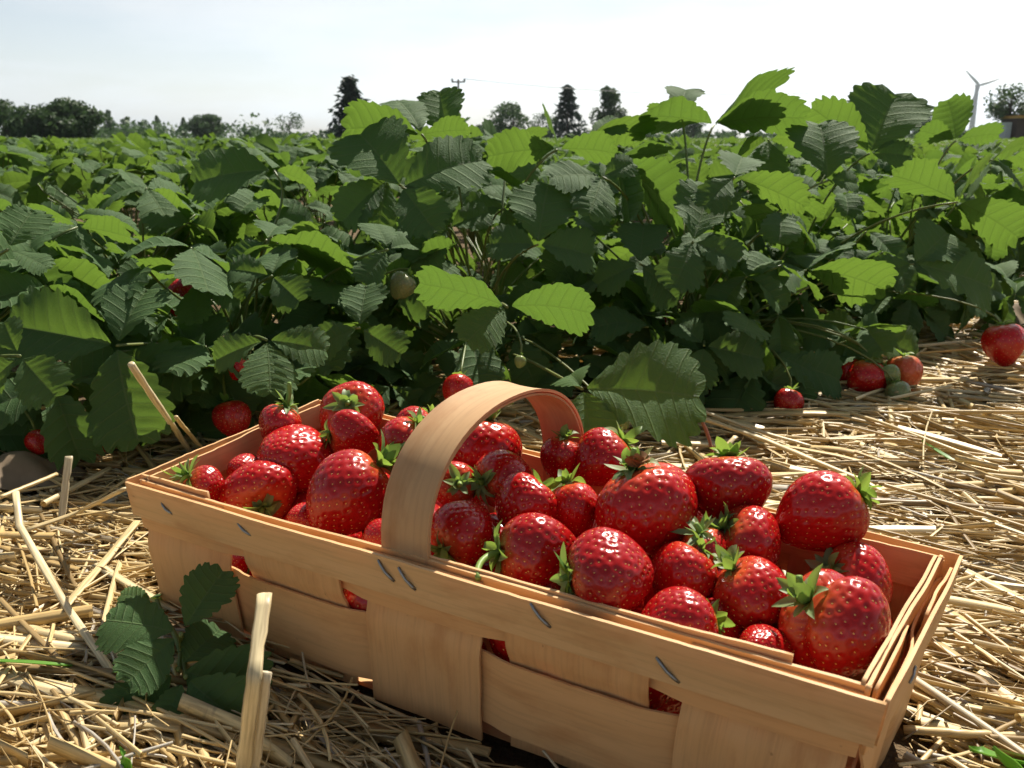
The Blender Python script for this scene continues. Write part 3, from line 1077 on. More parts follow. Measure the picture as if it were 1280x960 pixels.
for a in np.linspace(.05, .95, 15):
    for b in (.2, .38, .56, .74, .88):
        aa, bb = a + LR.normal(0, .012), b + LR.normal(0, .03)
        P = (TFL * (1 - aa) + TFR * aa) * (1 - bb) + (TBL * (1 - aa) + TBR * aa) * bb
        P = P * .90 + TOP.mean(0) * .10
        for zz in (-.036, -.062):
            Q = np.array([P[0], P[1], ZR + zz + LR.normal(0, .002)])
            if min(np.linalg.norm(Q - p) - (.0195 + r_) * .84 for p, r_ in berry_pos) < 0:
                continue
            e_ = np.linalg.norm(Q - CAM)
            if zz < -.05 and not .28 < bb < .42:
                continue
            berry_pos.append((Q, .0195))
            me, tz = lowmesh[nlow % 4]
            nlow += 1
            o = obj('strawberry', me, None, LOW, 'strawberry', BG)
            o.matrix_world = Matrix.Translation(Vector(Q.tolist())) @ rot_to(LR.normal(0, 1, 3), LR.uniform(0, 6)).to_4x4()
            c = obj('calyx', lowcal, o)
            c.location = (0, 0, tz)
            break
print('low berries', nlow)
for i in range(len(berry_pos)):
    for j in range(i):
        d = np.linalg.norm(berry_pos[i][0] - berry_pos[j][0])
        o_ = berry_pos[i][1] + berry_pos[j][1] - d
        if o_ > .010:
            print('overlap', BERRIES[i][:2], BERRIES[j][:2], round(o_ * 1000, 1), 'mm')

# ------------------------------------------------------------------ basket
BH = .088                                    # depth below the rim
ctr = TOP.mean(0)
BOT = []
for k in range(4):
    q = TOP[k] + U_AX * (-.011 if k in (1, 2) else .0025) + W_AX * (.010 if k in (0, 1) else -.010)
    q[2] -= BH
    BOT.append(q)
BOT = np.array(BOT)
basket = empty('strawberry_basket', (ctr[0], ctr[1], ctr[2] - BH), 'oblong woven wood-veneer basket with arched handle, lying on the straw full of strawberries', 'basket')
BO = np.array([ctr[0], ctr[1], ctr[2] - BH])


def side(k):
    a, b = k, (k + 1) % 4
    A, B, C, D = TOP[a], TOP[b], BOT[a], BOT[b]
    L = np.linalg.norm(B - A)
    e = unit(B - A)
    dn = unit((C + D - A - B))
    n = unit(np.cross(dn, e))
    if n @ (A + B - 2 * ctr) < 0:
        n = -n

    def f(u, v, off):
        """u metres along the rim, v metres below it, off metres outward"""
        s = np.asarray(u) / L
        t = np.asarray(v) / BH
        s, t = s[..., None], t[..., None]
        return (A * (1 - s) + B * s) * (1 - t) + (C * (1 - s) + D * s) * t + n * np.asarray(off)[..., None]
    return f, L, n, e


def strip(f, u0, u1, v0, v1, off, th=.0013, nu=40, nv=5, vertical=False, rag=.0005, seed=0, parent=None, name='slat', mat='wood', wob=.0003):
    """one veneer strip on a basket side; off may be a function of (u, v)"""
    r = np.random.default_rng(seed)
    rag = rag * .45
    U, V = np.meshgrid(np.linspace(0, 1, nu), np.linspace(0, 1, nv), indexing='ij')

    def smooth_noise(n, m):
        x = r.normal(0, 1, m + 3)
        s_ = np.linspace(0, m, n)
        k_ = s_.astype(int)
        f_ = s_ - k_
        f_ = f_ * f_ * (3 - 2 * f_)
        return x[k_] * (1 - f_) + x[k_ + 1] * f_
    if vertical:
        e0, e1 = u0 + rag * smooth_noise(nv, 5), u1 + rag * smooth_noise(nv, 5)
        uu = e0[None, :] * (1 - U) + e1[None, :] * U
        vv = v0 + (v1 - v0) * V
    else:
        v0 = v0 + 0 * np.linspace(0, 1, nu) if np.isscalar(v0) else np.interp(np.linspace(0, 1, nu), np.linspace(0, 1, len(v0)), v0)
        v1 = v1 + 0 * np.linspace(0, 1, nu) if np.isscalar(v1) else np.interp(np.linspace(0, 1, nu), np.linspace(0, 1, len(v1)), v1)
        e0, e1 = v0 + rag * smooth_noise(nu, 7) + rag * .35 * r.normal(0, 1, nu), v1 + rag * smooth_noise(nu, 7)
        vv = e0[:, None] * (1 - V) + e1[:, None] * V
        uu = u0 + (u1 - u0) * U
    o = off(uu, vv) if callable(off) else np.full_like(uu, off)
    o = o + wob * smooth_noise(nu, 4)[:, None]
    Po, Pi = f(uu, vv, o + th / 2), f(uu, vv, o - th / 2)
    n = nu * nv
    Vt = np.concatenate([Po.reshape(-1, 3), Pi.reshape(-1, 3)])
    F = grid_faces(nu, nv)
    Fs = [F, F[:, ::-1] + n]
    idx = np.arange(n).reshape(nu, nv)
    loop = np.concatenate([idx[:, 0], idx[-1, 1:], idx[-2::-1, -1], idx[0, -2:0:-1]])
    l2 = np.roll(loop, -1)
    # own vertices for the cut edge, so that it keeps its corner
    m = len(loop)
    Vt = np.concatenate([Vt, Vt[loop], Vt[loop + n]])
    a = 2 * n + np.arange(m)
    b = 2 * n + (np.arange(m) + 1) % m
    Fs.append(np.stack([b, a, a + m, b + m], 1))
    uvf = np.stack([vv, uu] if vertical else [uu, vv], -1).reshape(-1, 2)
    uv = np.concatenate([uvf, uvf + [0, .003], uvf[loop], uvf[loop] + [.0, .0013]])
    me = mesh(name, Vt - BO, Fs, [M[mat]], None, True, uv)
    ob = obj(name, me, parent or basket)
    return ob


def bulge(u, v, lo, hi, a):
    return a * np.exp(-(((u - (lo + hi) / 2) / ((hi - lo) / 2 + 1e-6)) ** 4))


sd = 0
for k in range(4):
    f, L, n, e = side(k)
    longside = k in (0, 2)
    if longside:
        pitch_, wsl, st0 = .0795 * L / .385, .0655 * L / .385, .0012
        slats = [(st0 + q * pitch_, st0 + q * pitch_ + wsl) for q in range(5)]
        slats[-1] = (slats[-1][0], L - .004)
    else:
        wsl = (L - .026) / 2
        slats = [(.006, .006 + wsl), (L - .006 - wsl, L - .006)]

    def pattern(u, hi, sl=slats):
        """weave offset of a horizontal strip: outside where slats pass inside"""
        o = np.zeros_like(u)
        for q, (a, b) in enumerate(sl):
            sgn = 1 if (q % 2 == 0) == hi else -1
            w_ = 1 / (1 + np.exp(-(u - a + .004) / .003)) * 1 / (1 + np.exp((u - b - .004) / .003))
            o = o + sgn * w_ * .0017
        return o
    sd += 10
    # vertical slats: even ones run inside the upper strip and outside the lower strip, odd ones the other way
    for q, (a, b) in enumerate(slats):
        sg = 1 if q % 2 == 0 else -1
        strip(f, a, b, .002, BH - .002, lambda u, v, sg=sg: sg * .0017 * np.tanh((v - .0335) / .004) + .0004 * np.sin(u * 60), .0012, 8, 26, True, .0005, sd + q, name='slat')
    upper = (.010, .0275)
    lower = (.0375, .0770)
    strip(f, .001, L - .001, upper[0], upper[1], lambda u, v: pattern(u, True), .0011, 90, 5, False, .0004, sd + 6, name='woven_strip')
    strip(f, .0035, L - .0035, lower[0], lower[1], lambda u, v: pattern(u, False), .0011, 90, 6, False, .0005, sd + 7, name='woven_strip')
    # rim: an outer and an inner ply clasp the strip ends
    o_out = .0040 if longside else (.0030 if k == 3 else .0043)
    strip(f, (-.0012 if k == 0 else -.0035) if longside else -.0025, L + (.0035 if longside else .0025), -.0012, .0185, o_out, .0015, 70, 5, False, .0005, sd + 8, name='rim_band', mat='woodedge')
    strip(f, .002, L - .002, [-.0002, .0008, -.0006, .0004, -.0002], .017, -.0036, .0014, 70, 5, False, .0005, sd + 9, name='rim_band', mat='woodedge')
    if k == 0:
        strip(f, .001, .052, -.0022, .012, -.0056, .0012, 20, 4, False, .0006, sd + 71, name='rim_band', mat='woodedge')
        strip(f, .19, .352, [-.0018, -.0008, -.002], .012, -.0054, .0012, 40, 4, False, .0006, sd + 72, name='rim_band', mat='woodedge')
    if k == 1:
        strip(f, .003, L - .004, [-.0016, -.0004, -.0012, -.0002], .02, -.0053, .0014, 40, 4, False, .0008, sd + 73, name='rim_band', mat='woodedge', wob=.0002)
    if k == 3:
        strip(f, .004, L - .004, [-.001, -.0026, -.0012, -.002], .014, -.006, .0014, 40, 4, False, .0008, sd + 76, name='rim_band', mat='woodedge', wob=.001)
    if k == 2:
        strip(f, .05, L - .06, [-.002, -.0008, -.002], .013, -.0056, .0013, 40, 4, False, .0006, sd + 77, name='rim_band', mat='woodedge')

# floor of the basket
B2 = BOT * 1.0
gu, gv = np.meshgrid(np.linspace(0.01, .99, 24), np.linspace(.02, .98, 10), indexing='ij')
gu, gv = gu[..., None], gv[..., None]
P = (B2[0] * (1 - gu) + B2[1] * gu) * (1 - gv) + (B2[3] * (1 - gu) + B2[2] * gu) * gv + np.array([0, 0, .004])
V = np.concatenate([P.reshape(-1, 3), P.reshape(-1, 3) - [0, 0, .002]])
Fq = grid_faces(24, 10)
obj('base_board', mesh('base_board', V - BO, [Fq, Fq[:, ::-1] + 240], [M['wood']], None, False, np.concatenate([np.stack([gu.ravel() * .4, gv.ravel() * .14], 1)] * 2)), basket)

# handle: a steamed veneer band from inside the front wall over to the back wall
f0, L0, n0, e0 = side(0)
f2, L2, n2, e2 = side(2)


def u_at(px, py, T0, e):
    """metres along a rim at the place seen at (px, py)"""
    q = onz(px, py, T0[2])
    return float((q - T0) @ e)


uf = u_at(511, 690, TFL, e0)
ub = u_at(712, 588, TBR, e2)
Fq0 = f0(np.array(uf), np.array(.0), np.array(-.0056))
Bq0 = f2(np.array(ub), np.array(.0), np.array(-.0056))
Fd = f0(np.array(uf), np.array(.07), np.array(-.0046))
Bd = f2(np.array(ub), np.array(.07), np.array(-.0046))
mid = (Fq0 + Bq0) / 2
half = (Bq0 - Fq0) / 2
HT = .0575
ta = np.linspace(PI, 0, 34)
arch = np.array([mid + half * np.sign(-math.cos(a) * -1) * abs(math.cos(a)) ** .92 * (1 if True else 0) + np.array([0, 0, HT * abs(math.sin(a)) ** .82]) for a in ta])
legf = Fd + (Fq0 - Fd) * np.linspace(0, 1, 8)[:-1, None]
legb = Bq0 + (Bd - Bq0) * np.linspace(0, 1, 8)[1:, None]
path = np.concatenate([legf, arch, legb])
T = np.gradient(path, axis=0)
T /= np.linalg.norm(T, axis=1)[:, None]
wd = unit(U_AX)


def band(path, T, width, th, offn, seed):
    r = np.random.default_rng(seed)
    nn = len(path)
    Wv = wd[None] - (T @ wd)[:, None] * T
    Wv /= np.linalg.norm(Wv, axis=1)[:, None]
    N = np.cross(Wv, T)
    N *= np.sign((N @ np.array([0, 0, 1.0])).sum() + 1e-9)
    out = path - mid
    flip = np.sign((N * out).sum(1))
    N *= flip[:, None]
    wseg = np.linspace(-.5, .5, 7)
    Pc = path[:, None] + Wv[:, None] * (wseg * width)[None, :, None] + N[:, None] * (offn + .0008 * (wseg * 2) ** 2)[None, :, None]
    Po, Pi = Pc + N[:, None] * th / 2, Pc - N[:, None] * th / 2
    m = 7
    n = nn * m
    Vt = np.concatenate([Po.reshape(-1, 3), Pi.reshape(-1, 3)])
    F = grid_faces(nn, m)
    idx = np.arange(n).reshape(nn, m)
    loop = np.concatenate([idx[:, 0], idx[-1, 1:], idx[-2::-1, -1], idx[0, -2:0:-1]])
    l = len(loop)
    a = 2 * n + np.arange(l)
    b = 2 * n + (np.arange(l) + 1) % l
    Vt = np.concatenate([Vt, Vt[loop], Vt[loop + n]])
    Ls = np.concatenate([[0], np.cumsum(np.linalg.norm(np.diff(path, axis=0), axis=1))])
    uvf = np.stack([np.repeat(Ls, m), np.tile(wseg * width, nn)], 1)
    uv = np.concatenate([uvf, uvf + [.3, 0], uvf[loop], uvf[loop] + [0, .002]])
    return Vt, [F, F[:, ::-1] + n, np.stack([b, a, a + l, b + l], 1)], uv


Vt, Fs, uv = band(path, T, .0262, .0015, .0008, 1)
hd = obj('handle', mesh('handle', Vt - BO, Fs, [M['handle']], None, True, uv), basket)
Vt, Fs, uv = band(path[3:-3] - [0, 0, .0004], T[3:-3], .0252, .0012, -.0008, 2)
obj('handle_lining', mesh('handle_lining', Vt - BO, Fs, [M['handle']], None, True, uv), hd)

# wire staples on the front rim
for (px, py, tilt, ln_) in [(208, 636, .62, .0085), (305, 662, .55, .0095), (482, 714, .85, .012), (508, 724, .85, .0125), (675, 770, .8, .0125), (834, 838, .75, .0125)]:
    q = onz(px, py, ZR)
    # where the view ray meets the front rim band
    A = TFL + n0 * .0050
    rr = ray(px, py)
    tt = (n0 @ (A - CAM)) / (n0 @ rr)
    q = CAM + rr * tt
    dn = np.cross(n0, e0)
    dn = dn if dn[2] < 0 else -dn
    dirv = unit(e0 * math.cos(tilt) + dn * math.sin(tilt))
    pts = np.array([q - dirv * ln_ * .5 - n0 * .0006, q - dirv * ln_ * .3 + n0 * .0002, q + n0 * .0007, q + dirv * ln_ * .3 + n0 * .0002, q + dirv * ln_ * .5 - n0 * .0006])
    V, F, uv = tube(pts, .0007, 6)
    obj('staple', fmesh('staple', V - BO, F, [M['staple']], uv), basket)
fr1, L1, n1, e1 = side(1)
q = fr1(np.array(.042), np.array(.012), np.array(.0056))
V, F, uv = tube(np.array([q - [0, 0, .0015] - e1 * .004, q + n1 * .0004, q + e1 * .004 + [0, 0, .0015]]), .00055, 6)
obj('staple', fmesh('staple', V - BO, F, [M['staple']], uv), basket)

# ------------------------------------------------------------------ fruit hanging on the plants (parts of the plants)
FM = {}
for key, mat in (('ripe', 'berry'), ('orange', 'berryorange'), ('green', 'berrygreen')):
    FM[key] = berry_mesh(np.random.default_rng(7), 'fruit', 1.0, 1.1, .25, 0, .04, 1, 210, 96, 60, mat, .035)
FCAL = sepals_mesh(np.random.default_rng(8), 1.0, 10, .7, .2)
HANG = [(1255, 430, 1.03, 23, 'ripe'), (1083, 478, .945, 23, 'ripe'), (1130, 467, .955, 21, 'orange'), (1122, 498, .92, 14, 'green'), (1112, 470, .935, 13, 'green'),
        (502, 357, .82, 15, 'green'), (290, 524, .75, 21, 'ripe'), (122, 542, .72, 23, 'ripe'), (78, 548, .73, 19, 'ripe'), (48, 553, .70, 14, 'ripe'),
        (226, 372, .96, 20, 'ripe'), (572, 490, .76, 19, 'ripe'), (985, 505, .87, 17, 'ripe'), (775, 398, 1.02, 17, 'ripe'), (815, 404, 1.05, 16, 'ripe'),
        (650, 452, .80, 7, 'green'), (772, 522, .78, 15, 'green'), (10, 538, .80, 18, 'ripe'), (1062, 466, .96, 16, 'ripe'), (300, 460, .75, 14, 'ripe')]
for i, (px, py, d, rp, kind) in enumerate(HANG):
    r = np.random.default_rng(300 + i)
    P = at(px, py, d)
    R = rp * d / FPX
    P[2] = max(P[2], R * .8)
    pl = nearest_plant(P)
    me, tz = FM[kind]
    o = obj('fruit', me, pl[0])
    if kind != 'ripe':
        o['label'] = 'pale unripe green fruit' if kind == 'green' else 'half-ripe orange fruit'
    ax = np.array([r.normal(0, .35), .5 + r.normal(0, .3), .9])
    o.matrix_basis = Matrix.Translation(Vector((P - pl[1]).tolist())) @ rot_to(ax, r.uniform(0, 6)).to_4x4() @ Matrix.Scale(R, 4)
    c = obj('calyx', FCAL, o)
    c.location = (0, 0, tz)
    # fruit stalk back to the crown
    C = np.array([0, 0, .03])
    rel = P - pl[1] + unit(ax) * R * .95
    V, F, uv = tube(bez(C, C + np.array([rel[0] * .3, rel[1] * .3, .07]), rel + unit(ax) * .035, rel, 10), .0011, 6)
    st = obj('fruit_stalk', fmesh('fruit_stalk', V, F, [M['petiole']], uv), o)
    st.matrix_parent_inverse = o.matrix_basis.inverted()

# ------------------------------------------------------------------ runner plantlet beside the basket
Pc = onz(232, 842, .004)
rp_ = empty('runner_plant', Pc, 'small shaded strawberry runner with dark leaves, growing beside the left front foot of the basket', 'strawberry plant')
RP = [rp_, Pc]


def dz(px, py, z):
    """lens-axis depth of the point seen at (px, py) at height z"""
    q = onz(px, py, z)
    return float((q - CAM) @ np.array([0, _c, -_s]))


d0 = dz(222, 800, .032)
hero((226, 792), d0, [(128, 766, .0, 'F', dict(wide=.95, fold=.1)), (276, 712, .012, 'D', dict(wide=.95, fold=.4)), (158, 850, -.02, 'D', dict(wide=1.1))], RP, crown=Pc)
d1 = dz(222, 840, .02)
hero((222, 836), d1, [(142, 908, -.018, 'D', dict(wide=1.1)), (322, 868, -.005, 'D', dict(wide=1.2)), (275, 782, .02, 'D', dict(wide=1.2))], RP, crown=Pc)
hero((232, 846), d1 - .005, [(300, 910, -.02, 'D', dict(wide=1.1)), (205, 898, -.015, 'D', dict(wide=1.0))], RP, crown=Pc)
d2 = dz(205, 742, .02)
hero((196, 750), d2, [(150, 742, .0, 'F', dict(wide=.9)), (205, 738, .02, 'F')], RP, crown=Pc)

# ------------------------------------------------------------------ ground
gx = np.concatenate([-np.geomspace(1800, 3, 22), np.linspace(-2.5, 2.5, 81), np.geomspace(3, 1800, 22)])
gy = np.concatenate([[-300, -120, -40, -5, -1], np.linspace(-.2, 3, 81), np.geomspace(3.3, 1900, 26)])
GX, GY = np.meshgrid(gx, gy, indexing='ij')


def gz(x, y):
    near = np.exp(-((x) ** 2 + (y - .8) ** 2) / 6)
    return near * (.004 * np.sin(7 * x + 2 * y) * np.cos(6 * y - x) + .003 * np.sin(17 * x - 5 * y)) - .012


GV = np.stack([GX, GY, gz(GX, GY)], -1).reshape(-1, 3)
obj('ground', mesh('ground', GV, grid_faces(len(gx), len(gy))[:, ::-1] if False else grid_faces(len(gx), len(gy)), [M['ground']]), kind='structure')

# ------------------------------------------------------------------ straw
SR = np.random.default_rng(77)
foot = BOT[:, :2]


def inside_foot(P, grow=.0):
    c = foot.mean(0)
    q = c + (foot - c) * (1 + grow)
    ins = np.ones(P.shape[:-1], bool)
    for k in range(4):
        a, b = q[k], q[(k + 1) % 4]
        ins &= ((b[0] - a[0]) * (P[..., 1] - a[1]) - (b[1] - a[1]) * (P[..., 0] - a[0])) > 0
    return ins


def straw_batch(N, lo, hi, rad, zlo, zhi, area, k=6, flat=(.5, 1.0), bend=.06, tiltsd=.05, azfun=None, npt=5, keep=None):
    x = SR.uniform(area[0], area[1], N)
    y = area[2] + (area[3] - area[2]) * SR.uniform(0, 1, N) ** area[4]
    z = SR.uniform(zlo, zhi, N)
    L = SR.uniform(lo, hi, N)
    pick = SR.uniform(0, 1, N)
    az = np.where(pick < .5, SR.normal(math.radians(-14), math.radians(17), N), np.where(pick < .72, SR.normal(math.radians(-48), math.radians(18), N), SR.uniform(-PI / 2, PI / 2, N)))
    tilt = SR.normal(0, tiltsd, N)
    D = np.stack([np.cos(az) * np.cos(tilt), np.sin(az) * np.cos(tilt), np.sin(tilt)], -1)
    S = np.stack([-np.sin(az), np.cos(az), 0 * az], -1)
    Upv = np.cross(D, S)
    t = np.linspace(-.5, .5, npt)
    b1 = SR.normal(0, bend, N)
    b2 = SR.normal(0, bend * .6, N)
    kink = SR.uniform(-.3, .3, N)
    kb = SR.normal(0, bend, N) * (SR.uniform(0, 1, N) < .35) * 3
    lat = b1[:, None] * (t[None] ** 2) * 2 + kb[:, None] * np.clip(t[None] - kink[:, None], 0, 1)
    ver = -np.abs(b2)[:, None] * (t[None] ** 2) * 1.5
    P = np.stack([x, y, z], -1)[:, None] + L[:, None, None] * (t[None, :, None] * D[:, None] + lat[..., None] * S[:, None] + ver[..., None] * Upv[:, None])
    base = gz(P[..., 0], P[..., 1]) + .012
    P[..., 2] += base
    ok = ~(inside_foot(P[..., :2], .03).any(1))
    # keep clear of the camera
    ok &= (np.hypot(P[..., 0], P[..., 1]) > .2).all(1)
    if keep is not None:
        ok &= keep(x, y)
    P, S, Upv, N = P[ok], S[ok], Upv[ok], int(ok.sum())
    R = SR.uniform(*rad, N)
    fl = SR.uniform(*flat, N)
    roll = SR.uniform(0, PI, N)
    A = np.cos(roll)[:, None] * S + np.sin(roll)[:, None] * Upv
    Bv = -np.sin(roll)[:, None] * S + np.cos(roll)[:, None] * Upv
    a = np.arange(k) / k * 2 * PI
    taper = np.linspace(1.06, .9, npt)
    V = P[:, :, None] + (R[:, None, None, None] * taper[None, :, None, None]) * (np.cos(a)[None, None, :, None] * A[:, None, None] + (fl[:, None, None, None] * np.sin(a)[None, None, :, None]) * Bv[:, None, None])
    V = V.reshape(-1, 3)
    F0 = grid_faces(npt, k, True)
    F = (F0[None] + (np.arange(N) * npt * k)[:, None, None]).reshape(-1, 4)
    # end discs
    cap = np.arange(k)
    tone = np.clip(SR.beta(2.7, 1.8, N) + 0, .0, .97)
    tone = np.where(SR.uniform(0, 1, N) < .07, SR.uniform(0, .15, N), tone)
    tone = np.where(SR.uniform(0, 1, N) < .04, 1.0, tone)
    tone = np.repeat(tone, npt * k)
    uu = (t[None, :, None] * np.ones((N, 1, k)) * .16 + SR.uniform(0, 50, N)[:, None, None]).reshape(-1)
    vv = (np.arange(k)[None, None] / k * .01 * np.ones((N, npt, 1)) + SR.uniform(0, 9, N)[:, None, None]).reshape(-1)
    return V, F, np.stack([uu, vv], 1), tone


NEAR = (-.75, 1.45, .22, 2.0, 1.35)
rowd = unit(ROW1 - ROW0)
rown = np.array([-rowd[1], rowd[0]])


def open_straw(x, y):
    """straw lies thick in the path and thins out under the plants"""
    q = np.stack([x, y], -1) - ROW0
    off = q @ rown - .45 * np.maximum(0, q @ rowd - .95)
    return (off < -.04) | (SR.uniform(0, 1, len(x)) < np.clip(.32 - off * 1.2, .05, 1))


smb = MB()
for (N, lo, hi, rad, zl, zh, kk, flat, bend, tl) in [
        (10500, .07, .24, (.0009, .0018), -.016, .002, 6, (.35, 1.0), .025, .05),       # round stalks, lower layers
        (6200, .06, .22, (.0010, .0022), -.004, .010, 7, (.35, 1.0), .025, .06),        # round stalks, top
        (420, .18, .40, (.0016, .0028), .000, .011, 8, (.22, .5), .02, .035),           # long loose stalks on top
        (450, .12, .30, (.0020, .0031), -.008, .007, 8, (.3, .7), .02, .04),           # thick crushed stalks
        (9500, .03, .15, (.0016, .0042), -.010, .011, 4, (.06, .14), .06, .09),         # split flat straw
        (17000, .015, .08, (.0003, .0008), -.008, .012, 4, (.3, .8), .35, .18),         # fine chaff and fibres
        (6000, .02, .07, (.0004, .0013), -.006, .010, 6, (.2, .9), .05, .10),        # broken bits around the basket
]:
    V, F, uv, tone = straw_batch(N, lo, hi, rad, zl, zh, (-.34, .34, .2, .7, 1.0) if hi == .07 else NEAR, kk, flat, bend, tl, keep=open_straw)
    smb.add(V, F, uv, tone)
obj('straw_mulch', smb.mesh('straw_mulch', [M['straw']]), kind='stuff', label='loose golden straw strewn over the path', cat='straw')

# ------------------------------------------------------------------ single straws and small plants that stand out
def straw_stalk(pts, rad, label, flat=.6, tone=.7, mat='straw', split=False, name='straw_stalk', cat='straw', k=8):
    P = np.array(pts, float)
    n = 18
    s = np.concatenate([[0], np.cumsum(np.linalg.norm(np.diff(P, axis=0), axis=1))])
    q = np.linspace(0, s[-1], n)
    Q = np.stack([np.interp(q, s, P[:, c]) for c in range(3)], 1)
    r = np.random.default_rng(int(abs(P.sum()) * 1e5) % 99991)
    Q += np.cumsum(r.normal(0, .00012, Q.shape), 0)
    R = np.full(n, rad) * (1 + .05 * r.normal(0, 1, n))
    V, F, uv = tube(Q, R, k, flat)
    mb = MB()
    mb.add(V, F, uv, tone)
    if split:
        V, F, uv = tube(Q[: n * 2 // 3] + np.array([rad * flat * 1.3 if flat > 1 else rad * 1.5, .002, 0]), R[: n * 2 // 3] * .8, k, flat)
        mb.add(V, F, uv, tone + .1)
    V, F, uv, tn = np.concatenate(mb.V), np.concatenate(mb.F), np.concatenate(mb.uv), np.concatenate(mb.tone)
    base = P[np.argmin(P[:, 2])].copy()
    o = obj(name, fmesh(name, V - base, F, [M[mat]], uv, tn), None, label, cat)
    o.location = base
    return o


G = 'single straws lying out of the mulch'
def dd_(px, py, z):
    return dz(px, py, z)

straw_stalk([onz(300, 985, .002), at(318, 850, .345), at(331, 745, .37)], .0010, 'thick pale split straw standing upright in front of the basket', 3.1, .86, split=True)
straw_stalk([onz(238, 566, .004), at(216, 530, .68), at(165, 455, .60)], .0024, 'stout greyish straw leaning up against the dark leaf behind the basket corner', .95, .93)
straw_stalk([onz(258, 566, .003), at(220, 520, .66)], .0018, 'short broken straw leaning next to the stout greyish one', .9, .6)
straw_stalk([at(19, 615, dd_(19, 615, .05)), at(24, 658, dd_(24, 658, .036)), at(85, 762, dd_(85, 762, .018)), onz(142, 846, .012), onz(196, 902, .006)], .0022, 'long kinked pale straw running down towards the small runner plant', .55, .9)
straw_stalk([at(86, 570, dd_(86, 570, .05)), onz(75, 655, .008)], .0028, 'flat whitish straw sticking up left of the basket', .3, .95)
straw_stalk([onz(30, 664, .016), onz(100, 640, .022), at(156, 613, .50)], .0026, 'broad straw whose end touches the left corner of the basket rim', .45, .75)
straw_stalk([onz(0, 622, .03), at(70, 592, dd_(70, 592, .03))], .0018, 'thin straw pointing up at the left edge under the fruit', .8, .7)
straw_stalk([onz(65, 778, .012), onz(170, 652, .014)], .0028, 'flat straw lying slantwise beside the left wall of the basket', .3, .72)
straw_stalk([onz(0, 780, .010), onz(90, 800, .012), onz(215, 822, .006)], .0036, 'thick smooth straw lying level towards the runner plant', .7, .78)
straw_stalk([onz(-20, 838, .010), onz(60, 862, .012), onz(160, 870, .008), onz(200, 885, .004)], .0040, 'broad crushed straw lying level below the grass blade', .35, .85)
straw_stalk([onz(115, 908, .008), onz(190, 905, .010), onz(300, 918, .006)], .0024, 'split straw in the shade right under the runner plant', .6, .7, split=True)
straw_stalk([at(812, 489, dd_(812, 489, .03)), onz(930, 533, .016), onz(1020, 560, .010)], .0022, 'long straw lying over the tip of the large toothed leaf', .7, .8)
straw_stalk([at(842, 512, dd_(842, 512, .028)), onz(950, 548, .018), onz(1070, 598, .012), onz(1175, 655, .006)], .0030, 'longest golden straw running from the toothed leaf down to the right', .6, .7)
straw_stalk([onz(1085, 627, .012), onz(1180, 630, .012), onz(1290, 640, .008)], .0030, 'thick grey weathered stalk lying level at the right edge', .9, .06)
straw_stalk([onz(1160, 826, .012), onz(1225, 850, .010), onz(1270, 888, .006)], .0022, 'dark split stalk on the straw right of the basket end', .4, .1)
straw_stalk([onz(1010, 330 + 170, .012), onz(1100, 527, .016), onz(1290, 600, .010)], .0020, 'straw lying below the ripening fruit cluster', .8, .66)
straw_stalk([onz(1160, 412, .01), onz(1225, 440, .014), onz(1300, 468, .01)], .0026, 'pale straw in front of the red fruit at the right edge', .8, .8)
straw_stalk([onz(1130, 912, .008), onz(1200, 918, .012), onz(1290, 922, .010)], .0020, 'smooth yellow straw lying level in the bottom right corner', .9, .62)
straw_stalk([onz(874, 588, .0), at(968, 575, dd_(968, 575, .012)), at(918, 545, dd_(918, 545, .02))][::2], .0024, 'flat straw rising behind the wide-shouldered strawberry', .35, .78)
straw_stalk([onz(892, 572, .004), at(886, 545, dd_(886, 545, .02)), at(876, 522, dd_(876, 522, .035))], .0016, 'short red runner stub sticking up behind the back rim', .95, .5, 'redstalk', name='runner_stub', cat='runner')


def blade(p0, p1, p2, width, label):
    t = np.linspace(0, 1, 14)[:, None]
    P = (1 - t) ** 2 * p0 + 2 * (1 - t) * t * p1 + t * t * p2
    T = np.gradient(P, axis=0)
    S = np.cross(T, [0, .3, 1.0])
    S /= np.linalg.norm(S, axis=1)[:, None]
    N = np.cross(S, T)
    N /= np.linalg.norm(N, axis=1)[:, None]
    w = width * np.clip((1 - t) * 3, 0.05, 1) * (.7 + .3 * np.sin(PI * t))
    u = np.linspace(-1, 1, 5)
    up = P[:, None] + S[:, None] * (w * u)[..., None] + N[:, None] * (np.abs(u) * width * .35)[None, :, None]
    lo = up - N[:, None] * .00035
    V = np.concatenate([up.reshape(-1, 3), lo.reshape(-1, 3)])
    F = grid_faces(14, 5)
    uv = np.tile(np.stack([np.repeat(t[:, 0], 5), np.tile(u, 14)], 1), (2, 1))
    o = obj('grass_blade', mesh('grass_blade', V - p0, [F, F[:, ::-1] + 70], [M['grassblade']], None, True, uv), None, label, 'grass')
    o.location = p0


blade(onz(-20, 826, .014), onz(40, 828, .022), onz(102, 834, .012), .0022, 'green grass blade lying on the straw at the left edge')
blade(onz(160, 975, .004), at(158, 950, dd_(158, 950, .02)), at(149, 934, dd_(149, 934, .022)), .0022, 'short yellow-green shoot at the bottom below the runner plant')
blade(onz(1212, 590, .006), onz(1190, 575, .018), onz(1150, 550, .012), .0024, 'green grass blade among the straw at the right')
blade(onz(1290, 960, .004), at(1240, 945, dd_(1240, 945, .03)), at(1212, 938, dd_(1212, 938, .02)), .0055, 'broad green blade in the bottom right corner')
blade(onz(1285, 985, .004), at(1262, 955, dd_(1262, 955, .03)), at(1240, 935, dd_(1240, 935, .035)), .004, 'narrow green blade rising in the bottom right corner')


